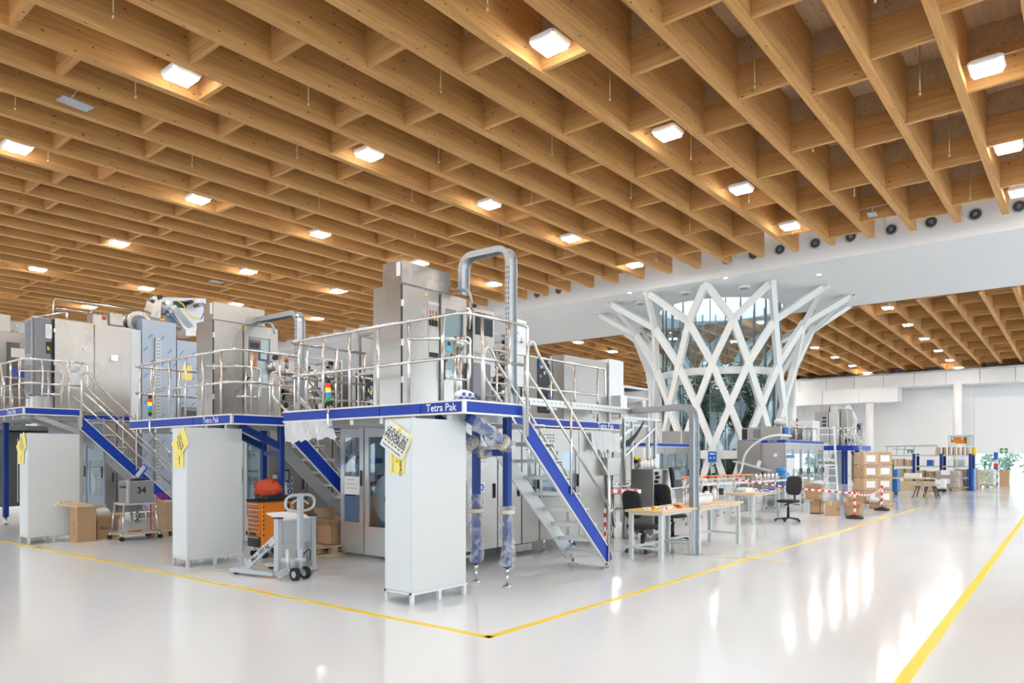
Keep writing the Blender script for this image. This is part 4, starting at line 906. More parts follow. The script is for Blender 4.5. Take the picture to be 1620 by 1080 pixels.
for i in range(4): b.cyl((xa-.33+i*.09, 18.7, 5.05), (xa-.33+i*.09, 18.7, 5.13), .02, 8, m=steel)
b.build('fittings', None, sb)
dr = thing('drum_cover', 'curved stainless drum cover beside the small valve box', 'machine part', (8.0, 18.9, 4.77)); xc = on_v(213, 18.9)
b = MB(); b.cyl((xc, 18.6, 4.98), (xc, 19.2, 4.98), .30, 22).build('drum', steel, dr); MB().cyl((xc, 18.58, 4.98), (xc, 18.6, 4.98), .2, 18).build('flange', grey_plastic, dr)
fp = thing('film_covered_panels', 'tall steel panels still under patterned blue-grey protective film', 'machine', (8, 18.3, 2.6))
c0, c1, c2, c3, c4 = [on_v(x, 18.28) for x in (207, 224.5, 278, 279.5, 330)]
MB().box(c0+.01, 18.30, 2.5, c1-.01, 19.2, 4.75).build('side_panel', cab_white2, fp)
MB().box(c1, 18.26, .3, c2, 19.2, 5.04).build('tall_panel', blue_film, fp); MB().box(c3, 18.26, .3, c4, 19.2, 4.62).build('low_panel', blue_film, fp)
b = MB(); R = random.Random(9)
for i in range(7):
    for j in range(13):
        x = c1+.08+i*.30+(j % 2)*.12; z = 1.0+j*.33
        if x < c4-.15 and z < (4.9 if x < c2-.1 else 4.4): b.obox((x, 18.255, z), .15, .004, .026, Matrix.Rotation(-.85, 3, 'Y'))
b.build('film_print', mat('film_print', (.10, .26, .48), .5), fp)
gx = on_v(249, 18.24); st_ = MB(); st_.box(gx-.06, 18.20, .5, gx+.06, 18.25, 4.6); st_.build('slotted_strip', galv, fp); b = MB()
for k in range(46): b.box(gx-.035, 18.195, .6+k*.087, gx-.01, 18.2, .64+k*.087).box(gx+.01, 18.195, .6+k*.087, gx+.035, 18.2, .64+k*.087)
b.build('slots', grey_plastic, fp)
b = MB(); x = on_v(287, 18.24); b.box(x, 18.24, 3.6, x+.28, 18.25, 3.98, yellow_p); b.build('yellow_card', None, fp)
b = MB(); b.bev(c2+.15, 18.1, 2.2, c2+.55, 18.25, 2.9, .01).build('window_box', grey_plastic, fp); MB().box(c2+.2, 18.09, 2.3, c2+.5, 18.1, 2.8).build('window_pane', dark_int, fp)
th = thing('tilted_feeder', 'tilted sheet-metal feeder head with open sides above the film-covered panels', 'machine', (9, 18.9, 5.1))
X = lambda x, v=18.5: on_v(x, v); Zt = lambda x, y, v=18.5: zat(y, on_v(x, v), v)
pl = lambda P_, v=18.5: [(X(x, v), Zt(x, y, v)) for x, y in P_]
MB().prism(pl([(238, 500), (247, 470), (256, 470), (254, 503)]), (0, 18.5, 0), (1, 0, 0), (0, 0, 1), (0, .5, 0)).build('side_plate', steel, th)
MB().prism(pl([(256, 470), (326, 472), (323, 520), (296, 524), (262, 506)], 18.75), (0, 18.75, 0), (1, 0, 0), (0, 0, 1), (0, .06, 0)).build('back_plate', mat('bluish_white_sheet', (.74, .78, .84), .4, .2), th)
MB().prism(pl([(270, 486), (278, 482), (306, 515), (302, 524), (291, 520)], 18.4), (0, 18.4, 0), (1, 0, 0), (0, 0, 1), (0, .15, 0)).build('chute', steel_pale, th)
b = MB(); P0, P1_ = pl([(277, 488), (303, 519)], 18.39)
for k in range(16): t_ = k/15; b.obox((P0[0]+(P1_[0]-P0[0])*t_, 18.385, P0[1]+(P1_[1]-P0[1])*t_), .03, .01, .16, Matrix.Rotation(.85, 3, 'Y'))
b.build('chute_fins', grey_enamel, th)
MB().prism(pl([(275, 476), (296, 476), (295, 487), (276, 486)], 18.7), (0, 18.70, 0), (1, 0, 0), (0, 0, 1), (0, .04, 0)).build('opening', dark_int, th)
for i, (x, y) in enumerate(((263, 479), (268, 493), (300, 478), (308, 476), (316, 482), (292, 506), (285, 500), (243, 472), (252, 470))):
    b = MB(); b.cyl((X(x), 18.42, Zt(x, y)), (X(x), 18.75, Zt(x, y)), .055, 10, m=[tubing, steel, black][i % 3]); b.build('roller', None, th)
for pts, m in (([(255, 498), (257, 489), (266, 490), (270, 500)], cable_blue), ([(268, 503), (272, 498), (280, 504)], cable_blue), ([(281, 476), (290, 481), (295, 492), (300, 500), (318, 505)], yellow), ([(321, 478), (324, 492), (318, 505)], cable_blue)):
    MB().tube(rounded([(X(x, 18.36), 18.36, Zt(x, y, 18.36)) for x, y in pts], .1), .014, 6).build('hose', m, th)
MB().prism(pl([(294, 520), (310, 516), (310, 531), (294, 531)], 18.3), (0, 18.3, 0), (1, 0, 0), (0, 0, 1), (0, .5, 0)).build('base_box', steel_pale, th)
lc = thing('electrical_cabinet', 'stainless cabinet with a glazed control door at the far left edge of the picture', 'cabinet', (6, 22.6, 2.6)); x0, x1 = on_v(-12, 22.6), on_v(41, 22.6)
MB().bev(x0, 22.6, 2.2, x1, 23.4, 4.98, .01).build('body', steel_dark, lc); MB().bev(x0, 22.7, 4.98, on_v(19, 22.6), 23.3, 5.45, .01).build('top_box', steel, lc)
b = MB(); xa = on_v(10, 22.6); b.box(xa, 22.58, 3.5, x1-.15, 22.6, 4.7, mat('dim_glass_panel', (.12, .13, .12), .15)); b.box(xa+.1, 22.57, 4.3, xa+.45, 22.58, 4.55, steel_pale).box(xa+.1, 22.57, 3.75, xa+.45, 22.58, 4.0, print_b).box(xa+.62, 22.57, 3.65, xa+.74, 22.58, 3.95, orange).box(xa+.76, 22.57, 3.65, xa+.95, 22.58, 3.95, paper); b.build('control_panel', None, lc)
MB().tube(rounded([(x1-.6, 23, 5.05), (x1-.1, 23, 5.05), (x1-.1, 23, 5.25)], .1), .05, 8).build('elbow_pipe', cab_white, lc)
lp = thing('platform', 'grey rear platform with tubular rails at the far left edge', 'platform', (6, 21.8, 0))
MB().box(3, 21.6, 2.30, 8.2, 24, 2.42).build('deck', alu, lp)
for x in (3.4, 8.0):
    for y in (21.8, 23.8): MB().box(x-.05, y-.05, 0, x+.05, y+.05, 2.3).build('post', pm_ if 0 else mat('grey_post', (.42, .43, .42), .45, .3), lp)
rail_run(lp, [(4.0, 21.7), (8.1, 21.7)], (3.35, 2.9), [(4.2+i*.6, 21.7) for i in range(7)], 2.42)
b = MB(); mm = thing('filling_machine', 'grey machine body below the far left platform', 'machine', (6, 22, 0)); MB().box(4.0, 22.0, .3, 7.9, 23.7, 2.25).build('body', steel_dark, mm)
for x in (4.2, 5.2, 6.2, 7.0): MB().bev(x, 21.97, .4, x+.85, 22.0, 2.1, .01).build('door', steel_dark, mm)
for x in (4.2, 7.6): MB().cyl((x, 22.4, 0), (x, 22.4, .3), .04, 8).cyl((x, 23.4, 0), (x, 23.4, .3), .04, 8).build('foot', tubing, mm)
tie = thing('plastic_bag', 'white plastic bag tied to the handrail of the leftmost stair', 'plastic bag', (6.0, 17.5, 3.2))
bx_, bz_ = on_v(117, 17.45), zat(580, on_v(117, 17.45), 17.45)
MB().ball((bx_, 17.45, bz_), .14, .05, .12, 8, lump=.5, seed=3).add([(bx_-.02, 17.45, bz_-.08), (bx_+.03, 17.45, bz_-.08), (bx_+.2, 17.43, bz_-.42), (bx_+.02, 17.43, bz_-.5), (bx_-.14, 17.47, bz_-.45)], [(0, 1, 2, 3, 4)]).build('bag', film_w, tie)
# ---- cartons
def carton(x, y, z, sx, sy, sz_, lab, group=None, rz=0, m=None, tape=True, txt=None, open_=False, label_=False, shadow=None):
    t = thing('carton', lab, 'box', (x, y, z), group); m = m or card; R_ = Matrix.Rotation(rz, 3, 'Z'); o = Vector((x, y, z))
    def P(a, b, c): return o+R_@Vector((a, b, c))
    if open_:
        w_ = .012; b = MB(); b.obox(P(0, 0, .01), sx, sy, .02, R_)
        for a, c, e, f in ((-sx/2+w_/2, 0, w_, sy), (sx/2-w_/2, 0, w_, sy), (0, -sy/2+w_/2, sx, w_), (0, sy/2-w_/2, sx, w_)): b.obox(P(a, c, sz_/2), e, f, sz_, R_)
        b.build('box_body', m, t)
        for a, c, e, f, tx, ty in ((-sx/2, 0, sy*.42, 0, 0, -1.9), (sx/2, 0, sy*.42, 0, 0, 1.9), (0, -sy/2, 0, sy*.42, 2.0, 0), (0, sy/2, 0, sy*.42, -.6, 0)):
            if e: q = MB().obox(P(a+(-1 if a < 0 else 1)*sx*.16*1, 0, sz_-.05), .008, sy*.96, sx*.42, R_@Matrix.Rotation(-.9 if a < 0 else .9, 3, 'Y')@Matrix.Identity(3))
            else: q = MB().obox(P(0, c+(-1 if c < 0 else 1)*sy*.12, sz_+(-.06 if c < 0 else .1)), sx*.96, .008, sy*.42, R_@Matrix.Rotation(.7 if c < 0 else -.3, 3, 'X'))
            q.build('flap', m, t)
    else:
        b = MB(); b.obox(P(0, 0, sz_/2), sx, sy, sz_, R_); b.build('box_body', m, t)
        MB().obox(P(0, 0, sz_+.0005), sx*1.0, .006, .002, R_).build('flap_seam', dark_int, t)
        if tape: MB().obox(P(0, 0, sz_+.001), sx*1.002, .05, .003, R_).obox(P(-sx/2, 0, sz_-.05), .003, .05, .1, R_).build('tape', tape_m, t)
    if txt: text(txt, P(0, -sy/2, sz_*.45), R_@Vector((1, 0, 0)), (0, 0, 1), min(.09, sz_*.2), print_k, t, bold=.0005)
    if label_: b = MB(); b.obox(P(0, -sy/2-.002, sz_*.48), sx*.62, .003, sz_*.52, R_); b.build('white_label', paper, t); b = MB(); [b.obox(P(sx*.1*i-.0, -sy/2-.002, sz_*(.86 if k else .12)), sx*.05, .003, sz_*.06, R_) for i in (-2, 0, 2) for k in (0, 1)]; b.build('print', print_b, t)
    return t
def by_px(xl, xr, yb, depth_shift=0):
    p, q = gp(xl, yb), gp(xr, yb); return p, q
# tall carton beside leftmost cabinet, pallet board lying on it
x, y = gp(122, 857); carton(x+.12, y+.05, 0, .34, .30, .66, 'tall narrow brown carton standing beside the leftmost white cabinet', rz=.1, tape=False)
t = thing('wooden_board', 'thick wooden board wrapped in film lying on the tall narrow carton', 'board', (x, y, .66))
MB().obox((x-.02, y+.12, .70), .30, .85, .05, .15).obox((x-.02, y+.12, .735), .22, .6, .02, .1).build('board', pine, t); MB().obox((x-.1, y+.5, .715), .34, .3, .09, .15).build('film', film, t)
text('Tetra Pak', (x-.055, y+.0, .25), (0, 0, 1), (0, 1, 0), .07, print_k, bpy.data.objects['carton'])
x, y = gp(158, 852); carton(x+.1, y+.12, 0, .42, .36, .46, 'open brown carton stuffed with film between the tall carton and the trolley', rz=.15, open_=True, txt='FRAGILE')
b = MB(); b.ball((x+.08, y+.12, .50), .17, .14, .10, 9, lump=.5, seed=2); b.build('crumpled_film', film_w, label='crumpled film spilling from the open carton on the left', cat='plastic film')
t = thing('carton', 'brown carton on a small pallet left of the middle white cabinet', 'box', (0, 0, 0)); x, y = gp(266, 848); t.location = (x, y, .14); ORG[t.name] = (x, y, .14)
MB().box(x-.15, y-.15, .14, x+.5, y+.35, .46).build('box_body', card2, t); MB().box(x-.15, y-.15, .465, x+.5, y+.35, .72).build('upper_box', card2, t); MB().box(x-.16, y-.16, .455, x+.5, y+.36, .47).build('seam', card, t)
def pallet(x, y, lx, ly, lab, rz=0, h=.144, z=0):
    t = thing('pallet', lab, 'pallet', (x, y, z)); R_ = Matrix.Rotation(rz, 3, 'Z'); o = Vector((x, y, z))
    for i in range(5): MB().obox(o+R_@Vector((0, (i-2)*(ly-.1)/4, h-.011)), lx, .1 if i % 2 else .14, .022, R_).build('deck_board', pine, t)
    for i in (-1, 0, 1):
        MB().obox(o+R_@Vector((i*(lx-.1)/2, 0, h-.033)), .1, ly, .022, R_).build('stringer', pine, t)
        MB().obox(o+R_@Vector((0, i*(ly-.1)/2, .011)), lx, .1, .022, R_).build('bottom_board', pine, t)
        for j in (-1, 0, 1): MB().obox(o+R_@Vector((i*(lx-.12)/2, j*(ly-.1)/2, .022+(h-.066)/2)), .12, .1, h-.066, R_).build('block', pine, t)
    return t
pallet(x+.17, y+.1, .75, .6, 'small wooden pallet under the stacked carton by the middle cabinet')
# instrument trolley "34"
x, y = gp(213, 853); t = thing('trolley', 'tubular trolley on castors carrying the box marked 34', 'trolley', (x, y, 0))
a_, b_ = .34, .26; C = Vector((x+.05, y+.1, 0))
for sx in (-1, 1):
    for sy in (-1, 1):
        p = C+Vector((sx*a_, sy*b_, .12)); q = C+Vector((sx*(a_-.05), sy*(b_-.04), .70)); MB().cyl(p, q, .018, 8).build('leg', tubing, t)
        b = MB(); c_ = C+Vector((sx*(a_+.02), sy*(b_+.02), .045)); b.cyl(c_-Vector((0, .018, 0)), c_+Vector((0, .018, 0)), .045, 12, m=rubber).cyl(c_, c_+Vector((0, 0, .08)), .015, 6, m=tubing); b.build('castor', None, t)
for z, k in ((.13, 1), (.70, .86)):
    b = MB(); pts = [C+Vector((sx*a_*k, sy*b_*k, z)) for sx, sy in ((-1, -1), (1, -1), (1, 1), (-1, 1))]
    for i in range(4): b.bar(pts[i], pts[(i+1) % 4], .035)
    b.build('frame', steel_pale, t)
MB().obox(C+Vector((0, 0, .135)), 2*a_, 2*b_, .015).build('lower_shelf', steel_pale, t); MB().obox(C+Vector((0, 0, .715)), 1.7*a_, 1.8*b_, .015).build('upper_shelf', steel_pale, t)
MB().obox(C+Vector((-.02, -.05, .16)), .22, .1, .03, .2).build('orange_tray', orange_c, None, 'flat orange part lying on the lower trolley shelf', 'tool') 
t = thing('instrument_case', 'grey metal instrument case marked 34 on the trolley', 'instrument', tuple(C+Vector((0, 0, .72))))
MB().bev(C.x-.22, C.y-.22, .725, C.x+.27, C.y+.22, 1.15, .015).build('case', mat('grey_metal_case', (.40, .41, .42), .4, .4), t)
MB().box(C.x-.226, C.y-.2, .74, C.x-.22, C.y+.2, 1.13).build('side_face', steel_dark, t); MB().box(C.x-.245, C.y-.24, .72, C.x-.2, C.y-.2, 1.17).build('corner_post', steel_pale, t)
text('34', (C.x+.03, C.y-.221, .96), (1, 0, 0), (0, 0, 1), .17, print_k, t, bold=.006)
b = MB()
for i in range(3): b.cyl((C.x-.24, C.y-.1+i*.1, 1.03), (C.x-.226, C.y-.1+i*.1, 1.03), .022, 10, m=sign_blue if i else print_k)
for i in range(4): b.cyl((C.x-.12+i*.06, C.y, 1.15), (C.x-.12+i*.06, C.y, 1.15+.03+.02*(i % 3)), .02, 8, m=tubing)
b.build('connectors', None, t)
b = MB(); b.ball((C.x+.05, C.y, 1.17), .16, .12, .035, 10, m=black, lump=.3); b.build('cable_coil', None, t)
t = thing('tablet', 'blue-framed tablet leaning on top of the case marked 34', 'tablet', (C.x+.12, C.y, 1.17)); Rt = Matrix.Rotation(.55, 3, 'Y')@Matrix.Rotation(.3, 3, 'X')
MB().obox((C.x+.12, C.y, 1.32), .03, .24, .30, Rt).build('frame', cable_blue, t); MB().obox((C.x+.10, C.y-.01, 1.325), .012, .18, .24, Rt).build('screen', steel_pale, t)
t = thing('red_basket', 'red wire basket beside the trolley marked 34', 'basket', (C.x+.5, C.y+.3, .7)); b = MB()
for i in range(4): b.bar((C.x+.4, C.y+.2, .72+i*.04), (C.x+.72, C.y+.2, .70+i*.05), .012); b.bar((C.x+.42+i*.09, C.y+.2, .70), (C.x+.42+i*.09, C.y+.2, .87), .012)
b.build('wires', red, t); MB().bar((C.x+.4, C.y+.22, 0), (C.x+.4, C.y+.22, .8), .02).bar((C.x+.7, C.y+.22, 0), (C.x+.7, C.y+.22, .8), .02).build('stand', red, t)
# orange tool cabinet with red cloth
x, y = gp(388+26, 884); tcx, tcy = 6.55, 10.45
TX0, TX1, TY0, TY1 = 6.18, 6.72, 10.2, 10.62
t = thing('tool_cabinet', 'orange roller tool cabinet with drawers behind the middle white cabinet', 'tool cabinet', (TX0, TY0, 0))
MB().bev(TX0+.01, TY0, .17, TX1, TY1, .90, .01).build('body', orange, t); MB().bev(TX0-.02, TY0-.02, .90, TX1+.02, TY1+.02, .935, .01).build('worktop', rubber, t)
zs = [.18, .345, .44, .51, .58, .65, .72, .79, .88]
for i, (a, c) in enumerate(zip(zs[:-1], zs[1:])):
    d = MB().bev(TX0-.012, TY0+.05, a+.004, TX0+.01, TY1-.02, c-.004, .003).build('drawer', black if i == 0 else orange, t); MB().box(TX0-.03, TY0+.07, c-.02, TX0-.012, TY1-.04, c-.008).build('handle', steel_pale, d)
b = MB()
for z in zs[1:]: b.cyl((TX0+.03, TY0-.008, z+.03), (TX0+.03, TY0, z+.03), .014, 10)
b.build('key_holes', black, t); text('Beta', (TX0-.014, TY0+.24, .395), (0, -1, 0), (0, 0, 1), .11, print_k, t, bold=.003)
b = MB(); b.prism([(-.03, -.04), (.03, -.04), (.03, .0), (0, .045), (-.03, 0)], (TX0-.014, TY0+.42, .395), (0, -1, 0), (0, 0, 1), (-.002, 0, 0)); b.build('emblem', print_k, t)
MB().box(TX1-.12, TY0-.006, .62, TX1-.04, TY0, .86).build('side_slot', black, t)
for sx, sy in ((TX0+.08, TY0+.06), (TX1-.08, TY0+.06), (TX0+.08, TY1-.06), (TX1-.08, TY1-.06)): b = MB(); b.cyl((sx, sy-.02, .06), (sx, sy+.02, .06), .06, 12, m=rubber).box(sx-.03, sy-.03, .1, sx+.03, sy+.03, .17, steel_pale); b.build('castor', None, t)
t = thing('cloth_bag', 'crumpled red cloth bag on a black case on top of the tool cabinet', 'bag', (TX0+.25, TY0+.2, .935))
MB().ball((TX0+.26, TY0+.2, 1.09), .22, .19, .17, 18, lump=.5, seed=11).build('bag', red_cloth, t)
t = thing('tool_case', 'flat black case under the red cloth bag', 'case', (TX0+.25, TY0+.2, .935)); MB().bev(TX0+.1, TY0+.03, .935, TX0+.5, TY0+.38, 1.0, .015).build('case', black, t)
# cartons on a pallet between the tool cabinet and the glazed doors
x, y = 7.0, 10.15; pallet(7.25, 10.15, 1.0, .8, 'pale wooden pallet of cartons below the stair between the middle and nearest lines')
carton(7.05, 10.45, .144, .42, .36, .34, 'open brown carton at the left end of the pallet under the stair', open_=True, rz=-.1, txt='FRAGILE'); carton(7.45, 10.05, .144, .42, .38, .42, 'open carton with dark stripes at the right end of the pallet', open_=True, rz=.05, txt='OK')
carton(7.35, 10.95, 0, .4, .34, .85, 'tall brown carton standing behind the pallet truck handle', tape=False); carton(7.9, 10.3, 0, .4, .4, .42, 'small brown carton behind the pallet under the stair')
# pallet truck with tilting steel tray
o = Vector((5.42, 8.10, 0))
t = thing('pallet_truck', 'grey hand pallet lifter with looped handle parked between two white cabinets', 'pallet truck', tuple(o)); lg = mat('light_grey_paint', (.50, .53, .56), .38)
f1 = Vector(gp(435, 914)+(0,)); f2 = Vector(gp(368, 907)+(0,)); f3 = Vector(gp(498, 903)+(0,))
MB().bar(f1+Vector((0, 0, .06)), f2+Vector((0, 0, .06)), .11, .055).build('fork', lg, t); MB().bar(f1+Vector((0, 0, .06)), f3+Vector((0, 0, .06)), .10, .055).build('base_beam', lg, t)
g2 = f2+(f3-f1)*.85; MB().bar(f3+Vector((0, 0, .06)), g2+Vector((0, 0, .06)), .11, .055).build('fork', lg, t)
for p in (f2, g2): b = MB(); c_ = p+(f1-f2).normalized()*.08+Vector((0, 0, .035)); e = (f3-f1).normalized()*.03; b.cyl(c_-e, c_+e, .035, 12, m=rubber); b.build('fork_roller', None, t)
ub = (f3-f1).normalized(); uf = (f2-f1).normalized(); Zv = Vector((0, 0, 1))
for p in (f1+ub*.05, f3-ub*.05): MB().bar(p+Vector((0, 0, .05)), p+Vector((0, 0, .80)), .09, .07, up=ub).build('mast', lg, t); MB().bar(p+Vector((0, 0, .79)), p+Vector((0, 0, .81)), .11, .09, up=ub).build('mast_cap', black, t)
c0 = f1+ub*.10-uf*.03; c1 = f3-ub*.10-uf*.03; wT = (c1-c0)
MB().add([c0+Zv*.44, c1+Zv*.44, c1+Zv*.76, c0+Zv*.76, c0+Zv*.44+uf*.06, c1+Zv*.44+uf*.06, c1+Zv*.76+uf*.06, c0+Zv*.76+uf*.06], [(0, 1, 2, 3), (7, 6, 5, 4), (0, 4, 5, 1), (1, 5, 6, 2), (2, 6, 7, 3), (3, 7, 4, 0)]).build('tray_front', lg, t)
MB().add([c0+Zv*.77, c1+Zv*.77, c1+Zv*.86+uf*.22, c0+Zv*.86+uf*.30, c0+Zv*.75, c1+Zv*.75, c1+Zv*.84+uf*.22, c0+Zv*.84+uf*.30], [(0, 1, 2, 3), (7, 6, 5, 4), (0, 4, 5, 1), (1, 5, 6, 2), (2, 6, 7, 3), (3, 7, 4, 0)]).build('tray_top', mat('white_cloth_cover', (.80, .80, .80), .7), t)
MB().add([c0+Zv*.09+uf*.05, c1+Zv*.09+uf*.05, c1+Zv*.44+uf*.05, c0+Zv*.44+uf*.05, c0+Zv*.09+uf*.07, c1+Zv*.09+uf*.07, c1+Zv*.44+uf*.07, c0+Zv*.44+uf*.07], [(0, 1, 2, 3), (7, 6, 5, 4), (0, 4, 5, 1), (1, 5, 6, 2), (2, 6, 7, 3), (3, 7, 4, 0)]).build('back_plate', steel_dark, t)
ar0 = f1+uf*.02+ub*.02+Zv*.52; ar1 = ar0+uf*.52-Zv*.40; a_b = MB().bar(ar0, ar1, .03, .10, up=Zv).build('tilt_arm', lg, t)
MB().bar(ar1, ar1+uf*.03-Zv*.05, .03, .08).bar(ar1, ar1+uf*.05+Zv*.10, .02, .03).build('arm_hook', lg, t)
txa = (ar0-ar1).normalized(); text('Max 380 kg', (ar0+ar1)/2-ub*.016, txa, (-ub).cross(txa), .085, print_k, t, bold=.001)
hw = Vector(gp(475, 917)+(0,)); hd_ = Vector(((f1+f3)/2-hw)); hd_.z = 0
for s_ in (-1, 1): b = MB(); p = hw+ub*.085*s_+Zv*.085; b.cyl(p-ub*.025, p+ub*.025, .085, 18, m=rubber).cyl(p-ub*.027, p+ub*.027, .045, 12, m=lg); b.build('wheel', None, t)
b = MB(); b.cyl(hw-ub*.1+Zv*.1, hw+ub*.1+Zv*.1, .018, 8).cyl(hw+Zv*.12, hw+Zv*.42, .035, 10).cyl(hw+Zv*.24, hw+Zv*.30, .075, 12).bar(hw+Zv*.25, hw+Zv*.25+uf*.30-ub*.02, .05, .06).bar(hw+Zv*.22+uf*.05, hw-ub*.26+uf*.12+Zv*.07, .03, .08).build('pump', lg, t)
MB().cyl(hw-ub*.14+Zv*.13+uf*.05, hw-ub*.17+Zv*.42+uf*.05, .022, 8).build('lift_cylinder', steel_pale, t)
MB().tube(rounded([hw+Zv*.3, hw+ub*.18+Zv*.42, hw+ub*.16+Zv*.24], .1), .008, 6).build('hose', black, t)
hb = hw+Zv*.40; ht = hw+Zv*1.13; MB().bar(hb, ht, .075, .05, up=uf).build('handle_shaft', lg, t)
for k in range(8): pass
L0 = []; cx_ = hw+Zv*1.02
for i in range(28):
    a = 2*pi*i/28; ex = .24*(1 if cos(a) > 0 else -1)*abs(cos(a))**.6; ez = .105*(1 if sin(a) > 0 else -1)*abs(sin(a))**.75; L0.append(cx_+ub*ex+Zv*ez)
MB().tube(L0, .019, 8, closed=True).build('handle_loop', lg, t)
MB().bar(cx_+Zv*.06, cx_-ub*.14+Zv*.0, .012).bar(cx_+Zv*.06, cx_+ub*.14-Zv*.02, .012).build('release_lever', steel_pale, t)
text('LOGITRANS', hw+Zv*.72-Zv.cross(ub)*.028, Zv, -ub, .055, steel_pale, t)

# ================================================================== THE RIGHT-HAND SIDE OF THE AISLE
def tray_run(t, P, w2=.06, h=.07, up=(0, 1, 0)):
    for sgn in (-1, 1):
        b = MB()
        for i in range(len(P)-1):
            d = (P[i+1]-P[i]).normalized(); s_ = d.cross(Vector(up)); s_ = s_.normalized() if s_.length > .1 else Vector((1, 0, 0)); b.bar(P[i]+s_*w2*sgn, P[i+1]+s_*w2*sgn, .008, h, up=d.cross(s_))
        b.build('tray_side', galv, t)
    b = MB()
    for i in range(len(P)-1):
        d = (P[i+1]-P[i]).normalized(); s_ = d.cross(Vector(up)); s_ = s_.normalized() if s_.length > .1 else Vector((1, 0, 0)); n_ = d.cross(s_); b.bar(P[i]-n_*h/2, P[i+1]-n_*h/2, 2*w2, .006, up=n_)
    b.build('tray_floor', galv, t)
t = thing('cable_tray', 'galvanised cable tray running past the stair and bending down to the workbench', 'cable tray', (11.02, 5.12, 0))
P = [Vector((8.5, 6.88, 2.50)), Vector((12.0, 6.88, 2.47))]
b = MB(); b.box(8.5, 6.82, 2.44, 12.05, 6.826, 2.55).box(8.5, 6.93, 2.44, 12.05, 6.936, 2.55).box(8.5, 6.826, 2.44, 12.05, 6.93, 2.446); b.build('long_tray', steel_pale, t)
b = MB(); x = 8.6
while x < 12: b.box(x, 6.817, 2.49, x+.05, 6.82, 2.505); x += .12
b.build('slots', grey_plastic, t)
for x in (9.3, 10.6, 11.6): MB().bar((x, 6.88, 2.42), (x+.25, 6.88, 2.42), .03, .05).cyl((x+.1, 6.88, 2.3), (x+.1, 6.88, 2.44), .01, 6).build('hanger', galv, t)
PP = rounded([(12.0, 6.88, 2.49), (11.5, 6.2, 2.47), (11.02, 5.12, 2.47), (11.02, 5.12, 0)], .3, 7)
for sgn in (-1, 1): b = MB(); [b.bar(PP[i]+Vector((.055*sgn, -.02*sgn, 0)), PP[i+1]+Vector((.055*sgn, -.02*sgn, 0)), .10, .008, up=(1, -.3, 0)) for i in range(len(PP)-1)]; b.build('tray_side', galv, t)
b = MB(); [b.bar(PP[i], PP[i+1], .008, .11, up=(1, -.3, 0)) for i in range(len(PP)-1)]; b.build('tray_floor', galv, t)
b = MB(); z = .1
while z < 2.2: b.box(10.958, 5.10, z, 10.961, 5.14, z+.03).box(11.0, 5.065, z, 11.03, 5.068, z+.03); z += .07
b.build('slots', grey_plastic, t); MB().box(10.9, 5.0, 0, 11.14, 5.24, .012).build('foot_plate', galv, t)
# galvanised frame with brace, black cables hanging from it
t = thing('support_frame', 'galvanised strut frame with slanting brace carrying black cables beyond the stair', 'frame', (13, 7.3, 0))
xa, xb = on_v(987, 7.2), on_v(1036, 7.2); za = zat(662, xa, 7.2)
for x in (xa, xb):
    for y in (7.2, 7.75): MB().box(x-.025, y-.025, 0, x+.025, y+.025, za).build('upright', galv, t)
for y in (7.2, 7.75): MB().box(xa-.15, y-.02, za, xb+.2, y+.02, za+.05).build('cross_rail', galv, t); MB().bar((xa, y, za-.75), (xb, y, za-.15), .04).build('brace', galv, t)
MB().box(xb+.2, 7.18, za-.02, xb+.22, 7.22, za+.07).box(xa-.17, 7.18, za, xa-.15, 7.22, za+.06).build('end_cap', orange_c, t)
for k in range(4): MB().tube([Vector((xa-.05, 7.5, za-.45+k*.03))*(1-q)**2+Vector((xa+.5, 7.45, za-.85+k*.05))*2*q*(1-q)+Vector((xb-.1, 7.4, za+.0))*q*q for q in [j/9 for j in range(10)]], .016, 7).build('cable', black, t)
MB().bev(xa-.2, 7.15, za+.08, xa+.05, 7.6, za+.45, .01).build('cap_box', steel_pale, t); MB().box(xa-.05, 7.4, za+.12, xa+.0, 7.6, za+1.0).build('orange_profile', orange, t) if 0 else None
fx = thing('support_frame', 'tall galvanised frame with an orange edge behind the rear enclosure', 'frame', (14, 9, 0)); xa2, xb2 = on_v(984, 9.0), on_v(1025, 9.0); z1_ = zat(610, xa2, 9.0)
for x in (xa2, xb2): MB().box(x-.04, 8.96, 0, x+.04, 9.04, z1_).build('upright', galv, fx)
for z in (z1_, z1_-.25, z1_-.95): MB().box(xa2, 8.97, z-.04, xb2+.05, 9.03, z+.02).build('cross_rail', galv, fx)
MB().box(xa2-.08, 8.94, z1_-.85, xa2-.045, 9.0, z1_-.1).build('orange_edge', orange, fx)
# hanging film + junction box + hoses at the end of the nearest machine
t = thing('plastic_sheet', 'short milky plastic sheet hanging below the far end of the blue fascia', 'plastic sheet', (11.4, 6.98, 2.0)); b = MB(); R = random.Random(2)
for i in range(10):
    x = 10.75+i*.1; b.add([(x, 6.97-.02*(i % 2), 2.06), (x+.1, 6.97-.02*((i+1) % 2), 2.06), (x+.1, 6.95-.03*((i+1) % 2), 1.68+.04*((i+1) % 3)), (x, 6.95-.03*(i % 2), 1.68+.04*(i % 3))], [(0, 1, 2, 3)])
b.build('sheet', film_w, t)
t = thing('junction_cabinet', 'small stainless wall box with pipes beside the glazed machine end', 'cabinet', (12, 7.0, 0)); x0, x1 = on_v(962, 6.9), on_v(981, 6.9)
MB().bev(x0, 6.9, zat(752, x0, 6.9), x1, 7.15, zat(724, x0, 6.9), .01).build('case', steel_dark, t); MB().cyl(((x0+x1)/2, 7.0, 0), ((x0+x1)/2, 7.0, zat(752, x0, 6.9)), .03, 8).build('stand_pole', galv, t)
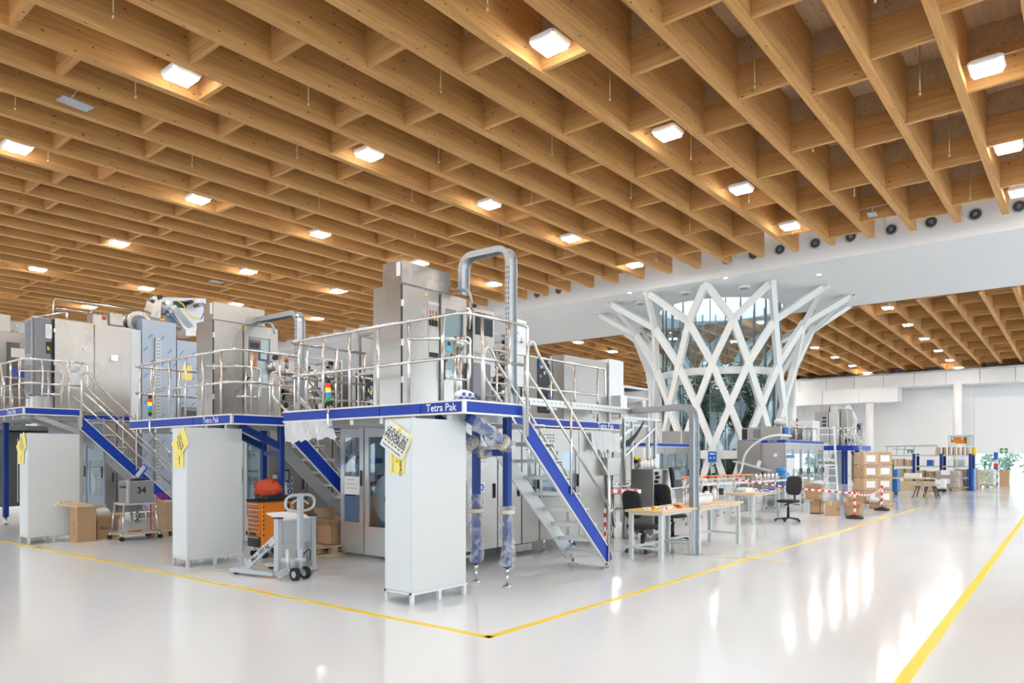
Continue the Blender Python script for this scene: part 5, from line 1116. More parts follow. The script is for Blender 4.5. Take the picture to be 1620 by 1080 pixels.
for k in range(3): MB().bar((x0+.1*k, 7.0, zat(724, x0, 6.9)), (x0-.1+.12*k, 7.05, 1.95), .03).build('strut', galv, t)
t = thing('hose_bundle', 'bundle of black, white and red hoses at the end of the nearest machine', 'hoses', (11.9, 7.2, 0)); R = random.Random(6)
for k in range(16):
    x, y = 11.5+R.uniform(0, .6), 7.1+R.uniform(0, .4); MB().tube(rounded([(x, y, 1.75), (x+R.uniform(-.1, .1), y, 1.3), (x+R.uniform(-.15, .2), y, .7), (x+R.uniform(-.1, .3), y, .25)], .3), R.choice([.01, .014, .02]), 6).build('hose', R.choice([black, paper, red, steel_pale, black, green]), t)
t = thing('guard_bar', 'bent steel guard bar standing on the floor beyond the stair foot', 'barrier', (10.5, 6.7, 0)); g1, g2 = Vector((*gp(964, 858), 0)), Vector((*gp(994, 853), 0))
MB().tube(rounded([g1, g1+Zv*.62, g2+Zv*.62, g2], .16), .022, 8).build('bar', tubing, t)
for g in (g1, g2): MB().cyl(g, g+Zv*.015, .06, 12).build('foot', tubing, t)
# red and white tape across the stair
def striped(p, q, w_, lab, thick=.002, sag=0, n=14, name='barrier_tape'):
    p, q = Vector(p), Vector(q); t = thing(name, lab, 'tape', tuple(p)); pts = [p.lerp(q, i/n)-Zv*sag*4*(i/n)*(1-i/n) for i in range(n+1)]
    for c_, k0, nm in ((red, 0, 'red_stripe'), (paper, 1, 'white_stripe')):
        b = MB()
        for i in range(k0, n, 2): b.bar(pts[i], pts[i+1], thick, w_)
        b.build(nm, c_, t)
    return t
striped((10.35, 6.35, zat(777, 10.35, 6.35)), (11.45, 6.35, zat(777, 11.45, 6.35)), .07, 'red and white tape stretched behind the lower part of the nearest stair', n=8)
striped((10.3, 6.4, .12), (10.3, 6.4, .75), .03, 'thin red and white rod standing behind the nearest stair', .03, n=8, name='marker_rod')
# conveyor along the bottling line
def conveyor(p, q, z, lab, w_=.28):
    t = thing('conveyor', lab, 'conveyor', (*p, 0)); p, q = Vector((*p, z)), Vector((*q, z)); d = (q-p).normalized(); s_ = d.cross(Zv)
    MB().bar(p, q, w_, .06).build('bed', steel_pale, t)
    for k in (-1, 1):
        MB().tube([p+s_*(w_/2+.03)*k+Zv*.13, q+s_*(w_/2+.03)*k+Zv*.13], .012, 6).build('guide_rail', tubing, t)
        MB().tube([p+s_*(w_/2+.05)*k+Zv*.05, q+s_*(w_/2+.05)*k+Zv*.05], .012, 6).build('guide_rail', tubing, t)
    n = int((q-p).length/.9)
    for i in range(n+1):
        c_ = p.lerp(q, (i+.3)/(n+.6))
        for k in (-1, 1):
            g = c_+s_*(w_/2)*k; MB().cyl((g.x, g.y, 0), (g.x, g.y, z+.1), .022, 8).build('leg', tubing, t); MB().cyl((g.x, g.y, 0), (g.x, g.y, .02), .05, 10).build('foot', tubing, t)
    return t
conveyor((11.9, 7.2), (15.6, 7.5), .92, 'stainless bottle conveyor behind the workbench chairs'); conveyor((15.4, 8.2), (22.6, 7.4), .88, 'long stainless conveyor with orange-capped bottles before the lattice column')
conveyor((15.0, 9.0), (17.6, 9.6), .85, 'short stainless conveyor leading into the tall glazed machine')
def bottle(x, y, z, h=.20, r=.035, lab=None, group=None, cap=orange_c):
    t = thing('bottle', lab, 'bottle', (x, y, z), group); MB().cyl((x, y, z), (x, y, z+h*.72), r, 10).cyl((x, y, z+h*.72), (x, y, z+h*.85), r, 10, r2=r*.5).build('body', paper, t); MB().cyl((x, y, z+h*.85), (x, y, z+h), r*.6, 10).build('cap', cap, t); return t
B0 = bottle(20.6, 7.62, .91, .22, .04, 'orange-capped bottle at the right end of the long conveyor, first of six', 'orange-capped bottles at the right end of the conveyor')
for i in range(1, 6): copy_tree(B0, (20.6+i*.26, 7.62-i*.028, .91), 'orange-capped bottle at the right end of the long conveyor, %s of six' % ORD[i])
B1 = bottle(16.4, 8.1, .91, .16, .045, 'small white bottle with orange cap in the dense row on the long conveyor', 'dense row of small bottles on the conveyor')
for i in range(1, 22): copy_tree(B1, (16.4+i*.17, 8.1-i*.018+.05*(i % 2), .91))
t = thing('orange_strip', 'flat orange strip of caps lying over the conveyor bottles', 'cap strip', (17.5, 8.0, 1.1))
for k, (a, c) in enumerate(((16.3, 17.6), (17.8, 20.3))): MB().bar((a, 8.12-.11*(a-16), 1.09), (c, 8.12-.11*(c-16), 1.09), .16, .03).build('strip', orange_c, t)
# inspection machine with monitor
ix, iy = 13.6, 6.55
t = thing('inspection_machine', 'stainless inspection column with black knobs and tilted monitor behind the office chairs', 'machine', (ix, iy, 0))
xa, xb = on_v(1034, iy), on_v(1068, iy); zt_ = zat(742, xa, iy); b = MB().bev(xa, iy, .12, xa+(xb-xa)*.45, iy+.5, zt_, .01); b.build('column', steel_dark, t); MB().bev(xa+(xb-xa)*.45, iy+.05, .12, xb, iy+.5, zt_-.02, .01).build('cabinet', steel, t)
for k in range(6): MB().cyl((xa+.10+.05*(k % 2), iy-.05, zt_-.08-k*.08), (xa+.10+.05*(k % 2), iy, zt_-.08-k*.08), .035, 10).build('knob', black, t)
for k in range(5): MB().tube([(xa+.02+.05*k, iy-.01, .9-.04*k), (xa+.0+.06*k, iy-.06, .6), (xa+.06+.03*k, iy-.02, .2)], .012, 6).build('cable', black, t)
mx = xb-.18; mo = MB().obox((mx, iy-.10, zt_-.17), .36, .07, .40, Matrix.Rotation(-.15, 3, 'X')); mo.build('monitor', black, t); MB().obox((mx, iy-.142, zt_-.12), .28, .006, .20, Matrix.Rotation(-.15, 3, 'X')).build('screen', mat('monitor_glass', (.12, .16, .17), .1), t); MB().obox((mx, iy-.142, zt_-.30), .28, .006, .07, Matrix.Rotation(-.15, 3, 'X')).build('keypad', steel_pale, t)
MB().box(xb-.25, iy+.04, zt_-.52, xb-.08, iy+.045, zt_-.40).build('yellow_label', yellow, t)
for x in (xa+.05, xb-.05): MB().cyl((x, iy+.1, 0), (x, iy+.1, .12), .03, 8).cyl((x, iy+.4, 0), (x, iy+.4, .12), .03, 8).build('foot', tubing, t)
for k in range(5): bottle(xa-.02+.13*k, iy+.25, zt_, .2+.03*(k % 2), .04, 'white bottle on the inspection machine, %s from the left' % ORD[k], 'white bottles on top of the inspection machine', cap=orange_c if k == 2 else paper)
t = thing('valve_stand', 'small stand of blue and steel valves with blue hose left of the inspection machine', 'valve stand', (12.9, 6.8, 0)); R = random.Random(4)
for k in range(9): b = MB(); x, y, z = 12.4+R.uniform(0, .7), 6.9+R.uniform(0, .2), 1.0+R.uniform(0, .35); valve(b, (x, y, z), 1.2, R); b.build('valve', None, t)
MB().tube([Vector((12.4, 6.8, 1.25)).lerp(Vector((13.5, 6.7, 1.1)), q)-Zv*1.0*q*(1-q) for q in [j/9 for j in range(10)]], .012, 6).build('hose', cable_blue, t); MB().cyl((12.7, 6.95, 0), (12.7, 6.95, 1.1), .03, 8).build('pole', tubing, t); MB().box(12.3, 6.88, .98, 13.2, 7.1, 1.0).build('shelf', steel_pale, t)
MB().cyl((12.55, 6.85, 1.38), (12.55, 6.85, 1.44), .03, 8).build('blue_cap', cable_blue, t)
# glazed bottling machine with a blue top strip, in front of the lattice column
def glazed(x0, y0, x1, y1, h, lab, strips, doors, txt):
    t = thing('bottling_machine', lab, 'machine', (x0, y0, 0)); MB().box(x0+.03, y0+.05, .35, x1-.02, y1, h-.12).build('inner_frame', mid_int, t)
    MB().box(x0, y0, h-.12, x1, y1, h).build('roof', steel_pale, t); b = MB(); b.box(x0-.006, y0-.008, h-.10, x1, y0, h-.01).box(x0-.008, y0, h-.10, x0, y1, h-.01); b.build('blue_strip', blue, t)
    w_ = (x1-x0)/doors
    for i in range(doors):
        a, c = x0+i*w_+.008, x0+(i+1)*w_-.008; fb = MB(); fb.box(a, y0, .30, c, y0+.04, .75).box(a, y0, h-.32, c, y0+.04, h-.12).box(a, y0, .75, a+.07, y0+.04, h-.32).box(c-.07, y0, .75, c, y0+.04, h-.32); d = fb.build('door', steel_dark, t)
        MB().box(a+.07, y0+.015, .75, c-.07, y0+.02, h-.32).build('pane', glass_dk, d); MB().box(c-.06, y0-.03, 1.0, c-.035, y0, 1.2).build('handle', black, d)
        R = random.Random(i); b = MB(); [b.cyl((R.uniform(a+.1, c-.1), y0+.045, R.uniform(.8, h-.5)), (R.uniform(a+.1, c-.1), y0+.06, R.uniform(.9, h-.4)), .02, 6, m=R.choice([tubing, steel_pale, paper, card])) for _ in range(8)]; b.build('inner_tubes', None, t)
    MB().box(x0, y0+.02, .30, x0+.03, y1, h-.12).build('end_panel', steel_dark, t)
    for x in (x0+.1, (x0+x1)/2, x1-.1):
        for y in (y0+.1, y1-.1): MB().cyl((x, y, 0), (x, y, .35), .03, 8).cyl((x, y, 0), (x, y, .02), .07, 10).build('foot', tubing, t)
    if txt: text(txt, (x0+.25, y0-.010, h-.055), (1, 0, 0), (0, 0, 1), .08, print_w, t)
    return t
xa = on_v(1030, 10.0); xb = on_v(1108, 10.0); g1_ = glazed(xa, 10.0, xb, 11.3, zat(700, xa, 10.0), 'glazed bottling machine with blue top strip left of the lattice column', None, 4, 'Tetra Pak')
paper_note(g1_, xa+.15, 1.3, xa+.4, 1.62, 9.995); b = MB().box(xa+.1, 9.99, .95, xa+.45, 9.998, 1.25); b.build('blue_chart', sign_blue, g1_)
MB().bev(xa+2.2, 10.1, 1.97, xa+2.9, 10.8, 2.42, .02).build('top_unit', steel_dark, g1_); MB().bev(xa+.0, 9.98, .2, xa-.5, 11.2, zat(705, xa, 10)-.05, .02).build('side_box', cab_white, g1_)
mx0, my0, mx1 = 23.5, 7.75, on_v(1303, 7.75); mh = 2.16; my1 = on_u(1168, 23.5)
g2_ = glazed(mx0, my0, mx1, my1, mh, 'grey glazed machine with blue top strip, right of the lattice column', None, 5, None)
b = MB(); yy = on_u(1205, 23.5); MB().box(mx0-.03, my0+.02, .32, mx0-.005, yy-.02, mh-.11).build('front_panel', mat('satin_grey_steel', (.42, .41, .41), .4, .7), g2_); MB().box(mx0-.05, yy+.01, .32, mx0-.005, my1+.02, mh-.03).build('front_panel', steel_dark, g2_)
text('Tetra Pak', (mx0-.012, on_u(1222, 23.5), mh-.055), (0, -1, 0), (0, 0, 1), .08, print_w, g2_); text('OCME', (mx0+.35, my0-.010, mh-.055), (1, 0, 0), (0, 0, 1), .08, print_w, g2_)
b = MB(); b.cyl((mx0-.06, my0+.3, 1.65), (mx0-.03, my0+.3, 1.65), .06, 10); b.build('lock', paper, g2_); MB().box(mx0-.045, my0+1.2, .75, mx0-.03, my0+.62, 1.1).build('inspection_window', dark_int, g2_)
MB().obox((mx0-.25, my0+.95, 1.28), .4, 1.3, .04, Matrix.Rotation(.25, 3, 'X')).build('tilted_tray', steel_pale, g2_); MB().obox((mx0-.3, my0+.75, 1.36), .1, .1, .22, Matrix.Rotation(.3, 3, 'X')).build('tray_item', paper, g2_)
b = MB(); b.box(mx0+.1, my0-.012, 1.0, mx0+.9, my0-.004, 1.65, paper).box(mx0+.1, my0-.014, 1.56, mx0+.9, my0-.006, 1.66, sign_blue); b.build('chart', None, g2_); b = MB(); b.box(mx0+.1, my0-.012, .72, mx0+.9, my0-.004, .92, sign_blue); b.cyl((mx0+.3, my0-.02, .82), (mx0+.3, my0-.01, .82), .06, 10, m=yellow).cyl((mx0+.6, my0-.02, .80), (mx0+.6, my0-.01, .80), .05, 10, m=red); b.build('picture_label', None, g2_)
t = thing('cooling_unit', 'louvred stainless cooling box on top of the grey machine before the lattice column', 'air conditioner', (23.8, 9.4, mh)); a, c = on_u(1208, 23.7), on_u(1173, 23.7)
MB().bev(23.7, a, mh, 24.9, c, mh+.42, .02).build('case', steel_dark, t)
for k in range(6): MB().box(23.69, a+.05, mh+.08+k*.05, 23.70, a+.35, mh+.10+k*.05).build('louvre', black, t)
MB().box(23.69, c-.2, mh+.02, 23.7, c-.02, mh+.38).build('grille', black, t)
t = thing('conduit', 'grey bent conduit arching from the machine roof down to the conveyor', 'conduit', (23.2, 9, 1)); uu_ = 23.0
MB().tube(rounded([(23.6, on_u(1242, uu_), zat(689, uu_, 8)), (uu_, on_u(1228, uu_), zat(688, uu_, 8.4)), (uu_, on_u(1205, uu_), zat(694, uu_, 8.9)), (uu_, on_u(1178, uu_), zat(715, uu_, 9.5)), (uu_, on_u(1173, uu_), zat(745, uu_, 9.6)), (uu_-1.2, on_u(1165, uu_-1.2), .95)], .6, 6), .035, 8).build('tube', cab_white2, t)
t = thing('plastic_bin', 'blue plastic bin with a sloping lid standing before the grey machine', 'bin', (22.8, 7.6, .8)); a, c = on_u(1242, 22.6), on_u(1220, 22.6)
MB().bev(22.6, a, .62, 23.1, c, 1.1, .05).build('bin', mat('bright_blue_plastic', (.03, .24, .58), .35), t); MB().bev(22.65, a+.08, 1.1, 23.05, c-.1, 1.26, .06).build('lid', mat('bright_blue_plastic', (.03, .24, .58), .35), t); MB().box(22.58, a+.15, .78, 22.6, a+.32, .95).build('label_window', red, t)
MB().box(22.7, a+.05, 0, 23.0, c-.05, .62).build('stand', galv, t)
signal_tower(on_v(1261, 8.0), 8.0, zat(678, on_v(1261, 8.0), 8.0), 'small signal tower above the grey glazed machine', .999, elbow=False, pole=.32)
signal_tower(xa+.8, 10.3, zat(692, xa+.8, 10.3), 'small signal tower above the glazed machine left of the lattice column', .998, elbow=False, pole=.8)
t = thing('roof_equipment', 'boxes, drive and tube frame on the roof of the grey glazed machine', 'machine', (25.5, 8, mh))
for x, y0_, y1_, h, m in ((1236, 7.9, 8.6, .45, steel_dark), (1268, 7.85, 8.6, .5, steel), (1282, 7.8, 8.7, .75, steel_pale)): xx = on_v(x, 7.9); MB().bev(xx, y0_, mh, xx+.8, y1_, mh+h, .02).build('box', m, t)
for k in range(5): xx = on_v(1248+k*11, 7.8); MB().cyl((xx, 7.8, mh), (xx, 7.8, mh+.45), .02, 6).build('post', tubing, t)
MB().tube([(on_v(1248, 7.8), 7.8, mh+.45), (on_v(1292, 7.8), 7.8, mh+.45)], .02, 6).build('rail', tubing, t); b = MB(); b.ball((on_v(1239, 7.9)+.3, 8.1, mh+.6), .2, .2, .14, 9, lump=.4, m=film_w); b.build('wrapped_part', None, t); b = MB().bev(on_v(1239, 7.9), 7.84, mh+.2, on_v(1239, 7.9)+.7, 7.9, mh+.4, .02); b.build('blue_box', sign_blue, t)
sg = thing('notice_sign', 'blue and white sign with arrows on a crossing of the lattice column', 'sign', (28, 13, 2)); nd = node(4, 0)*1.0; n_ = Vector((nd.x-TC[0], nd.y-TC[1], 0)).normalized(); s_ = n_.cross(Zv); s_ = -s_
c_ = nd+n_*.17+Zv*(-.42)
b = MB(); b.prism([(-.17, -.22), (.17, -.22), (.17, .22), (-.17, .22)], c_, s_, Zv, n_*.012, sign_blue).prism([(-.11, .10), (.11, .10), (.11, .15), (-.11, .15)], c_+n_*.012, s_, Zv, n_*.002, SIGN_M)
for k in (-1, 1): b.prism([(k*.12, -.04), (k*.05, .01), (k*.05, -.09)] if k > 0 else [(-.05, .01), (-.12, -.04), (-.05, -.09)][::-1], c_+n_*.012, s_, Zv, n_*.002, SIGN_M)
b.build('panel', None, sg)
# workbenches
def bench(x0, y0, x1, y1, lab, h=.79):
    t = thing('workbench', lab, 'table', ((x0+x1)/2, (y0+y1)/2, 0)); MB().bev(x0, y0, h-.035, x1, y1, h, .004).build('tabletop', top_wood, t)
    for x in (x0+.09, x1-.09):
        for y in (y0+.07, y1-.07): MB().box(x-.03, y-.03, 0, x+.03, y+.03, h-.035).build('leg', bench_leg, t)
        MB().box(x-.02, y0+.1, .18, x+.02, y1-.1, .215).build('side_bar', bench_leg, t)
        MB().box(x-.02, y0+.1, h-.08, x+.02, y1-.1, h-.036).build('side_rail', bench_leg, t)
    MB().box(x0+.12, y0+.05, h-.08, x1-.12, y0+.09, h-.036).build('front_rail', bench_leg, t); MB().box(x0+.12, y1-.1, .18, x1-.12, y1-.07, .215).build('back_bar', bench_leg, t)
    return t
bench(9.80, 5.07, 11.05, 5.73, 'wooden workbench nearest the stair, scattered with small red parts'); bench(11.10, 5.05, 13.0, 5.75, 'longer wooden workbench beyond the cable post, with a block of white bottles'); bench(16.5, 6.15, 18.4, 6.9, 'third wooden workbench with blue parts, before the grey glazed machine', .75)
R = random.Random(14); small = [('red_part', red, 'small red part scattered on the nearest workbench'), ('white_part', paper, 'small white part scattered on the nearest workbench'), ('yellow_part', yellow, 'small yellow part lying on the left of the nearest workbench')]
for i in range(34):
    k = 0 if i < 15 else 1 if i < 29 else 2; x = R.uniform(10.1, 10.9) if k < 2 else R.uniform(9.9, 10.15); y = R.uniform(5.2, 5.6); s_ = R.uniform(.025, .06)
    MB().obox((x, y, .79+s_*.25), s_*1.6, s_, s_*.5, R.random()*3).build(small[k][0], small[k][1], None, small[k][2], 'small part', small[k][0].replace('_', ' ')+'s on the nearest workbench')
for i in range(16):
    k = i % 3; x = R.uniform(16.7, 18.2); y = R.uniform(6.25, 6.8); s_ = R.uniform(.04, .1)
    MB().obox((x, y, .75+s_*.25), s_*2, s_, s_*.5, R.random()*3).build(('blue_part', 'white_part', 'grey_part')[k], (sign_blue, paper, grey_enamel)[k], None, 'small '+('blue', 'white', 'grey')[k]+' part lying on the third workbench', 'small part', ('blue', 'white', 'grey')[k]+' parts on the third workbench')
W0 = None
for i in range(6):
    for j in range(3):
        x, y = 11.45+i*.10, 5.25+j*.10
        if W0 is None: W0 = bottle(x, y, .79, .19, .046, 'plain white bottle in the tight block on the longer workbench', 'block of white bottles on the longer workbench', cap=paper)
        else: copy_tree(W0, (x, y, .79))
for i, (x, y) in enumerate(((12.2, 5.4), (12.35, 5.5), (12.7, 5.5))): bottle(x, y, .79, .2+.08*(i == 2), .045, ['taller white bottle just right of the bottle block', 'white bottle second from the bottle block', 'white bottle with orange cap at the far end of the longer workbench'][i], cap=orange_c if i == 2 else paper)
MB().bev(11.15, 5.45, .79, 11.3, 5.58, .83, .01).build('soap_block', yellow_p, None, 'small yellow block on the longer workbench behind the cable post', 'small part')
MB().bev(16.9, 6.5, .75, 17.3, 6.75, .85, .01).build('white_box', paper, None, 'low white box lying on the third workbench', 'box')
# office chairs
def chair(x, y, rz, lab, hs=.50):
    t = thing('office_chair', lab, 'chair', (x, y, 0)); R_ = Matrix.Rotation(rz, 3, 'Z'); o = Vector((x, y, 0)); Pt = lambda a, b, c: o+R_@Vector((a, b, c))
    for k in range(5):
        a = 2*pi*k/5+.3; b = MB(); b.bar(Pt(0, 0, .09), Pt(.30*cos(a), .30*sin(a), .05), .045, .03); leg_ = b.build('base_arm', black, t); b = MB(); b.cyl(Pt(.30*cos(a), .30*sin(a)-.02, .025), Pt(.30*cos(a), .30*sin(a)+.02, .025), .025, 10); b.build('castor', black, leg_)
    MB().cyl(Pt(0, 0, .07), Pt(0, 0, hs-.18), .034, 10).cyl(Pt(0, 0, hs-.2), Pt(0, 0, hs-.05), .02, 8).build('gas_column', black, t)
    def cushion(c, sx, sy, sz_, nm, rot=None, n=14, bend=0):
        vs = []; fs = []; L_ = [(-1, .86), (-.6, 1), (.6, 1), (1, .86)]
        for zz_, k in L_:
            for i in range(n):
                a = 2*pi*i/n; ca, sa = cos(a), sin(a); px_ = sx/2*k*(1 if ca > 0 else -1)*abs(ca)**.55; py_ = sy/2*k*(1 if sa > 0 else -1)*abs(sa)**.55
                v_ = Vector((px_, py_, zz_*sz_/2+bend*(py_*py_)))
                vs.append(Pt(*(Vector(c)+(rot@v_ if rot else v_))))
        fs = [tuple(range(n-1, -1, -1)), tuple(range(3*n, 4*n))]+[(j*n+i, j*n+(i+1) % n, (j+1)*n+(i+1) % n, (j+1)*n+i) for j in range(3) for i in range(n)]
        MB().add(vs, fs, None, True).build(nm, black_soft, t)
    cushion((0, 0, hs-.02), .48, .46, .07, 'seat'); cushion((-.27, 0, hs+.36), .48, .42, .06, 'backrest', Matrix.Rotation(-pi/2-.12+pi, 3, 'Y') if 0 else Matrix.Rotation(pi/2-.14, 3, 'Y'), bend=.5)
    MB().tube(rounded([Pt(-.05, 0, hs-.07), Pt(-.28, 0, hs-.06), Pt(-.31, 0, hs+.25)], .12), .025, 8).build('back_stem', black, t)
    MB().cyl(Pt(-.05, .1, hs-.09), Pt(-.05, .28, hs-.10), .012, 6).cyl(Pt(-.16, -.1, hs-.09), Pt(-.16, -.2, hs-.14), .02, 8).build('lever', black, t)
x, y = gp(1033, 876); chair(x+.1, y+.25, -.25, 'black office chair tucked behind the nearest workbench', .46)
chair(12.6, 6.3, -.35, 'black office chair behind the longer workbench, right of the cable post', .50)
x, y = gp(1247, 824); chair(x, y, 2.9, 'black office chair standing free between the third workbench and the cartons', .52)
# red and white barrier posts with tape
ends = []
for i, (x, y, yt, lab) in enumerate(((1352, 824, 776, 'red and white barrier post on a black foot, nearer one'), (1395, 811, 769, 'red and white barrier post wound with tape, beside the carton stack'))):
    g = Vector((*gp(x, y-4), 0)); h = zat(yt, g.x, g.y); t = thing('barrier_post', lab, 'barrier', tuple(g)); MB().cyl(g, g+Zv*.05, .21, 16).cyl(g+Zv*.05, g+Zv*.09, .17, 16, r2=.06).build('foot', rubber, t)
    n = 7
    for k in range(n): MB().cyl(g+Zv*(.08+(h-.08)*k/n), g+Zv*(.08+(h-.08)*(k+1)/n), .028, 10).build('band', red if k % 2 == 0 else paper, t)
    MB().ball(g+Zv*h, .035, n=8).build('knob', red, t); ends.append(g+Zv*(h-.06))
    if i: [MB().bar(g+Zv*(.25+k*.09)+Vector((-.03, -.035, 0)), g+Zv*(.3+k*.09)+Vector((.03, -.035, 0)), .004, .03).build('wound_tape', red if k % 2 else paper, t) for k in range(6)]
striped((18.2, 7.3, 1.02), ends[0], .05, 'red and white tape sagging from the grey machine to the nearer barrier post', sag=.05, n=36); striped(ends[0], ends[1], .05, 'red and white tape between the two barrier posts', sag=.12, n=22)
# cartons on the floor
def cart_px(xl, xr, yb, hpx, lab, z=0, **k):
    x, y = gp((xl+xr)/2, yb); d = dep(x, y); wd = (xr-xl)/F_PX*d/1.25; return carton(x+.25*wd, y+.25*wd, z, wd, wd*.8, hpx/F_PX*d, lab, **k)
cart_px(1284, 1308, 812, 20, 'open carton at the bottom of the two-high pile beside the machine', open_=True); x, y = gp(1296, 812); carton(x+.2, y+.2, .38, .42, .36, .42, 'brown carton with film on top of the two-high pile', txt='FRAGILE', open_=True)
cart_px(1308, 1334, 816, 23, 'closed brown carton marked FRAGILE between the open cartons', txt='FRAGILE'); cart_px(1340, 1372, 816, 19, 'wide open carton with film behind the nearer barrier post', open_=True)
cart_px(1343, 1365, 800, 14, 'flat brown carton behind the wide open one'); cart_px(1378, 1401, 804, 15, 'open carton in front of the tall stack of labelled cartons', open_=True, label_=True)
for k, (x, y) in enumerate(((1302, 766), (1360, 798), (1390, 790))): g = gp(x, 812-k*3); MB().ball((g[0]+.25, g[1]+.2, (.84, .14, .28)[k]), .2, .16, .08, 9, lump=.5, seed=k).build('film_scrap', film_w, None, 'milky film bulging from the '+('carton on top of the two-high pile', 'wide open carton', 'open carton before the labelled stack')[k], 'plastic film')
# stack of labelled cartons on a pallet
sx, sy = gp(1388, 803); d0 = dep(sx, sy); sx += .15; cw = .47; pallet(sx, sy+.1, .7, 1.0, 'wooden pallet under the tall stack of labelled cartons')
cols = [gp(1375.5, 803), gp(1398, 802)]; names = ['bottom', 'second', 'third', 'top']
for c, (x, y) in enumerate(cols):
    for r in range(4):
        carton(x+.2, y+.15, .144+r*.405, .49, .5, .388, 'labelled carton in the %s layer of the pallet stack, %s column' % (names[r], 'left' if c == 0 else 'right'), label_=True, tape=True, rz=-.75, m=card2 if (r+c) % 2 else card)
# white platform ladder
t = thing('step_ladder', 'white platform ladder with grey banner standing before the far machine', 'ladder', (24, 6.6, 0)); lx, ly = gp(1312, 790); dd = dep(lx, ly); wpx = 27/F_PX*dd; zt_ = zat(674, lx, ly); rv = Vector((ST, -CT, 0)); fv = Vector((CT, ST, 0)); c_ = Vector((lx, ly, 0))
for k in (-1, 1): MB().bar(c_+rv*wpx/2*k+fv*.25*0, c_+rv*wpx/2*k*.95+fv*.3+Zv*zt_, .07, .04).build('rail', lamp_white, t); MB().bar(c_+rv*wpx/2*k+fv*1.3, c_+rv*wpx/2*k*.95+fv*.5+Zv*(zt_-.9), .05, .03).build('rear_rail', lamp_white, t)
for z in (.35, .62, .89, 1.16, 1.43, zt_-1.0, zt_-.3, zt_-.06): MB().bar(c_+rv*wpx/2+fv*.3*z/zt_+Zv*z, c_-rv*wpx/2+fv*.3*z/zt_+Zv*z, .09, .035, up=Zv).build('step', lamp_white, t)
bn = c_+fv*.18+Zv*1.38; MB().bar(bn+rv*wpx*.55, bn-rv*wpx*.55, .02, .26).build('banner', paper, t); text('VE DRIV', bn-fv*.03, rv, Zv, .20, print_k, t, bold=.004); 
# far machine with its own blue platform
fx0, fy0 = 43.5, 11.0
t = thing('filling_machine', 'distant filling machine with blue platform and rails in the far hall', 'machine', (fx0, fy0, 0)); q = lambda x, v=fy0: on_v(x, v)
u_ = 43.0; V_ = lambda x: on_u(x, u_); ZZ = lambda y: zat(y, u_, 12.0)
MB().box(u_, V_(1349), ZZ(712), u_+3, V_(1303), ZZ(705)).build('platform_deck', blue, t); MB().box(u_+.0, V_(1357), ZZ(712), u_+3, V_(1349), ZZ(705)).build('platform_end', mat('lit_blue', (.04, .11, .55), .4), t)
for x in (1331, 1336, 1352): MB().box(u_+.3, V_(x)-.06, 0, u_+.42, V_(x)+.06, ZZ(711)).build('post', blue_dk, t)
for a, b_ in (((1330, 714), (1335, 719)), ((1345, 714), (1352, 722))): MB().bar((u_+.3, V_(a[0]), ZZ(a[1])), (u_+.3, V_(b_[0]), ZZ(b_[1])), .12).build('brace', blue_dk, t)
for y in (678, 690): MB().tube([(u_, V_(1325), ZZ(y)), (u_, V_(1357), ZZ(y))], .035, 6).build('guard_rail', tubing, t)
for x in (1326, 1331, 1336, 1341, 1346, 1351, 1356): MB().cyl((u_, V_(x), ZZ(705)), (u_, V_(x), ZZ(678)), .03, 6).build('rail_post', tubing, t)
for x0, x1, y0_, y1_, m, du in ((1281, 1301, 650, 676, steel_dark, 1.0), (1301, 1318, 650, 704, steel_pale, 1.2), (1319, 1330, 645, 704, steel, 1.4), (1286, 1301, 640, 650, steel, 1.2), (1303, 1315, 641, 651, steel_pale, 1.3), (1282, 1303, 676, 700, steel, .9), (1303, 1325, 714, 768, mid_int, 1.0), (1336, 1350, 716, 760, steel_dark, 1.5)): MB().bev(u_+du, V_(x1), ZZ(y1_), u_+du+1.2, V_(x0), ZZ(y0_), .02).build('cabinet', m, t)
R = random.Random(21)
for k in range(16): x = R.uniform(1326, 1353); y = R.uniform(682, 702); MB().bev(u_+.8+R.random()*.4, V_(x+2), ZZ(y+4), u_+1.6, V_(x), ZZ(y), .02).build('component', R.choice([steel, black, tubing, steel_dark, yellow, steel_pale]), t)
for k in range(3): MB().box(u_+.98, V_(1299), ZZ(661+k*6), u_+1.0, V_(1293), ZZ(658+k*6)).build('switch_window', black, t)
for k in (0, 1): MB().bar((u_+.2, V_(1356+k*4), ZZ(711)), (u_-.6, V_(1366+k*4), .05), .06, .25).build('stair_stringer', blue if k == 0 else steel_pale, t)
for k in range(9): f_ = (k+.5)/9; MB().bar((u_+.2-.8*f_, V_(1352+8*f_), ZZ(711)*(1-f_)+.1), (u_+.2-.8*f_, V_(1358+9*f_), ZZ(711)*(1-f_)+.1), .2, .04).build('tread', alu, t)
MB().tube([(u_, V_(1357), ZZ(678)), (u_-.8, V_(1372), 1.0)], .03, 6).build('handrail', tubing, t)
MB().box(u_+.2, V_(1364), ZZ(681), u_+.9, V_(1332), ZZ(670)).build('blue_bay', blue, t) if 0 else None
bd = thing('blue_shutter', 'blue roller shutter panel high on the far wall behind the distant machine', 'shutter', (59.9, 15, 4)); a, c = on_u(1361, 59.8), on_u(1329, 59.8)
MB().box(59.75, a, zat(680, 59.8, a), 59.95, c, zat(671, 59.8, a)).build('panel', blue_dk, bd); MB().box(59.72, a-.1, zat(671, 59.8, a), 59.95, c+.1, zat(669, 59.8, a)).build('housing', grey_enamel, bd)
for k in (a-.08, c+.02): MB().box(59.72, k, 0, 59.95, k+.08, zat(669, 59.8, a)).build('guide', grey_enamel, bd)
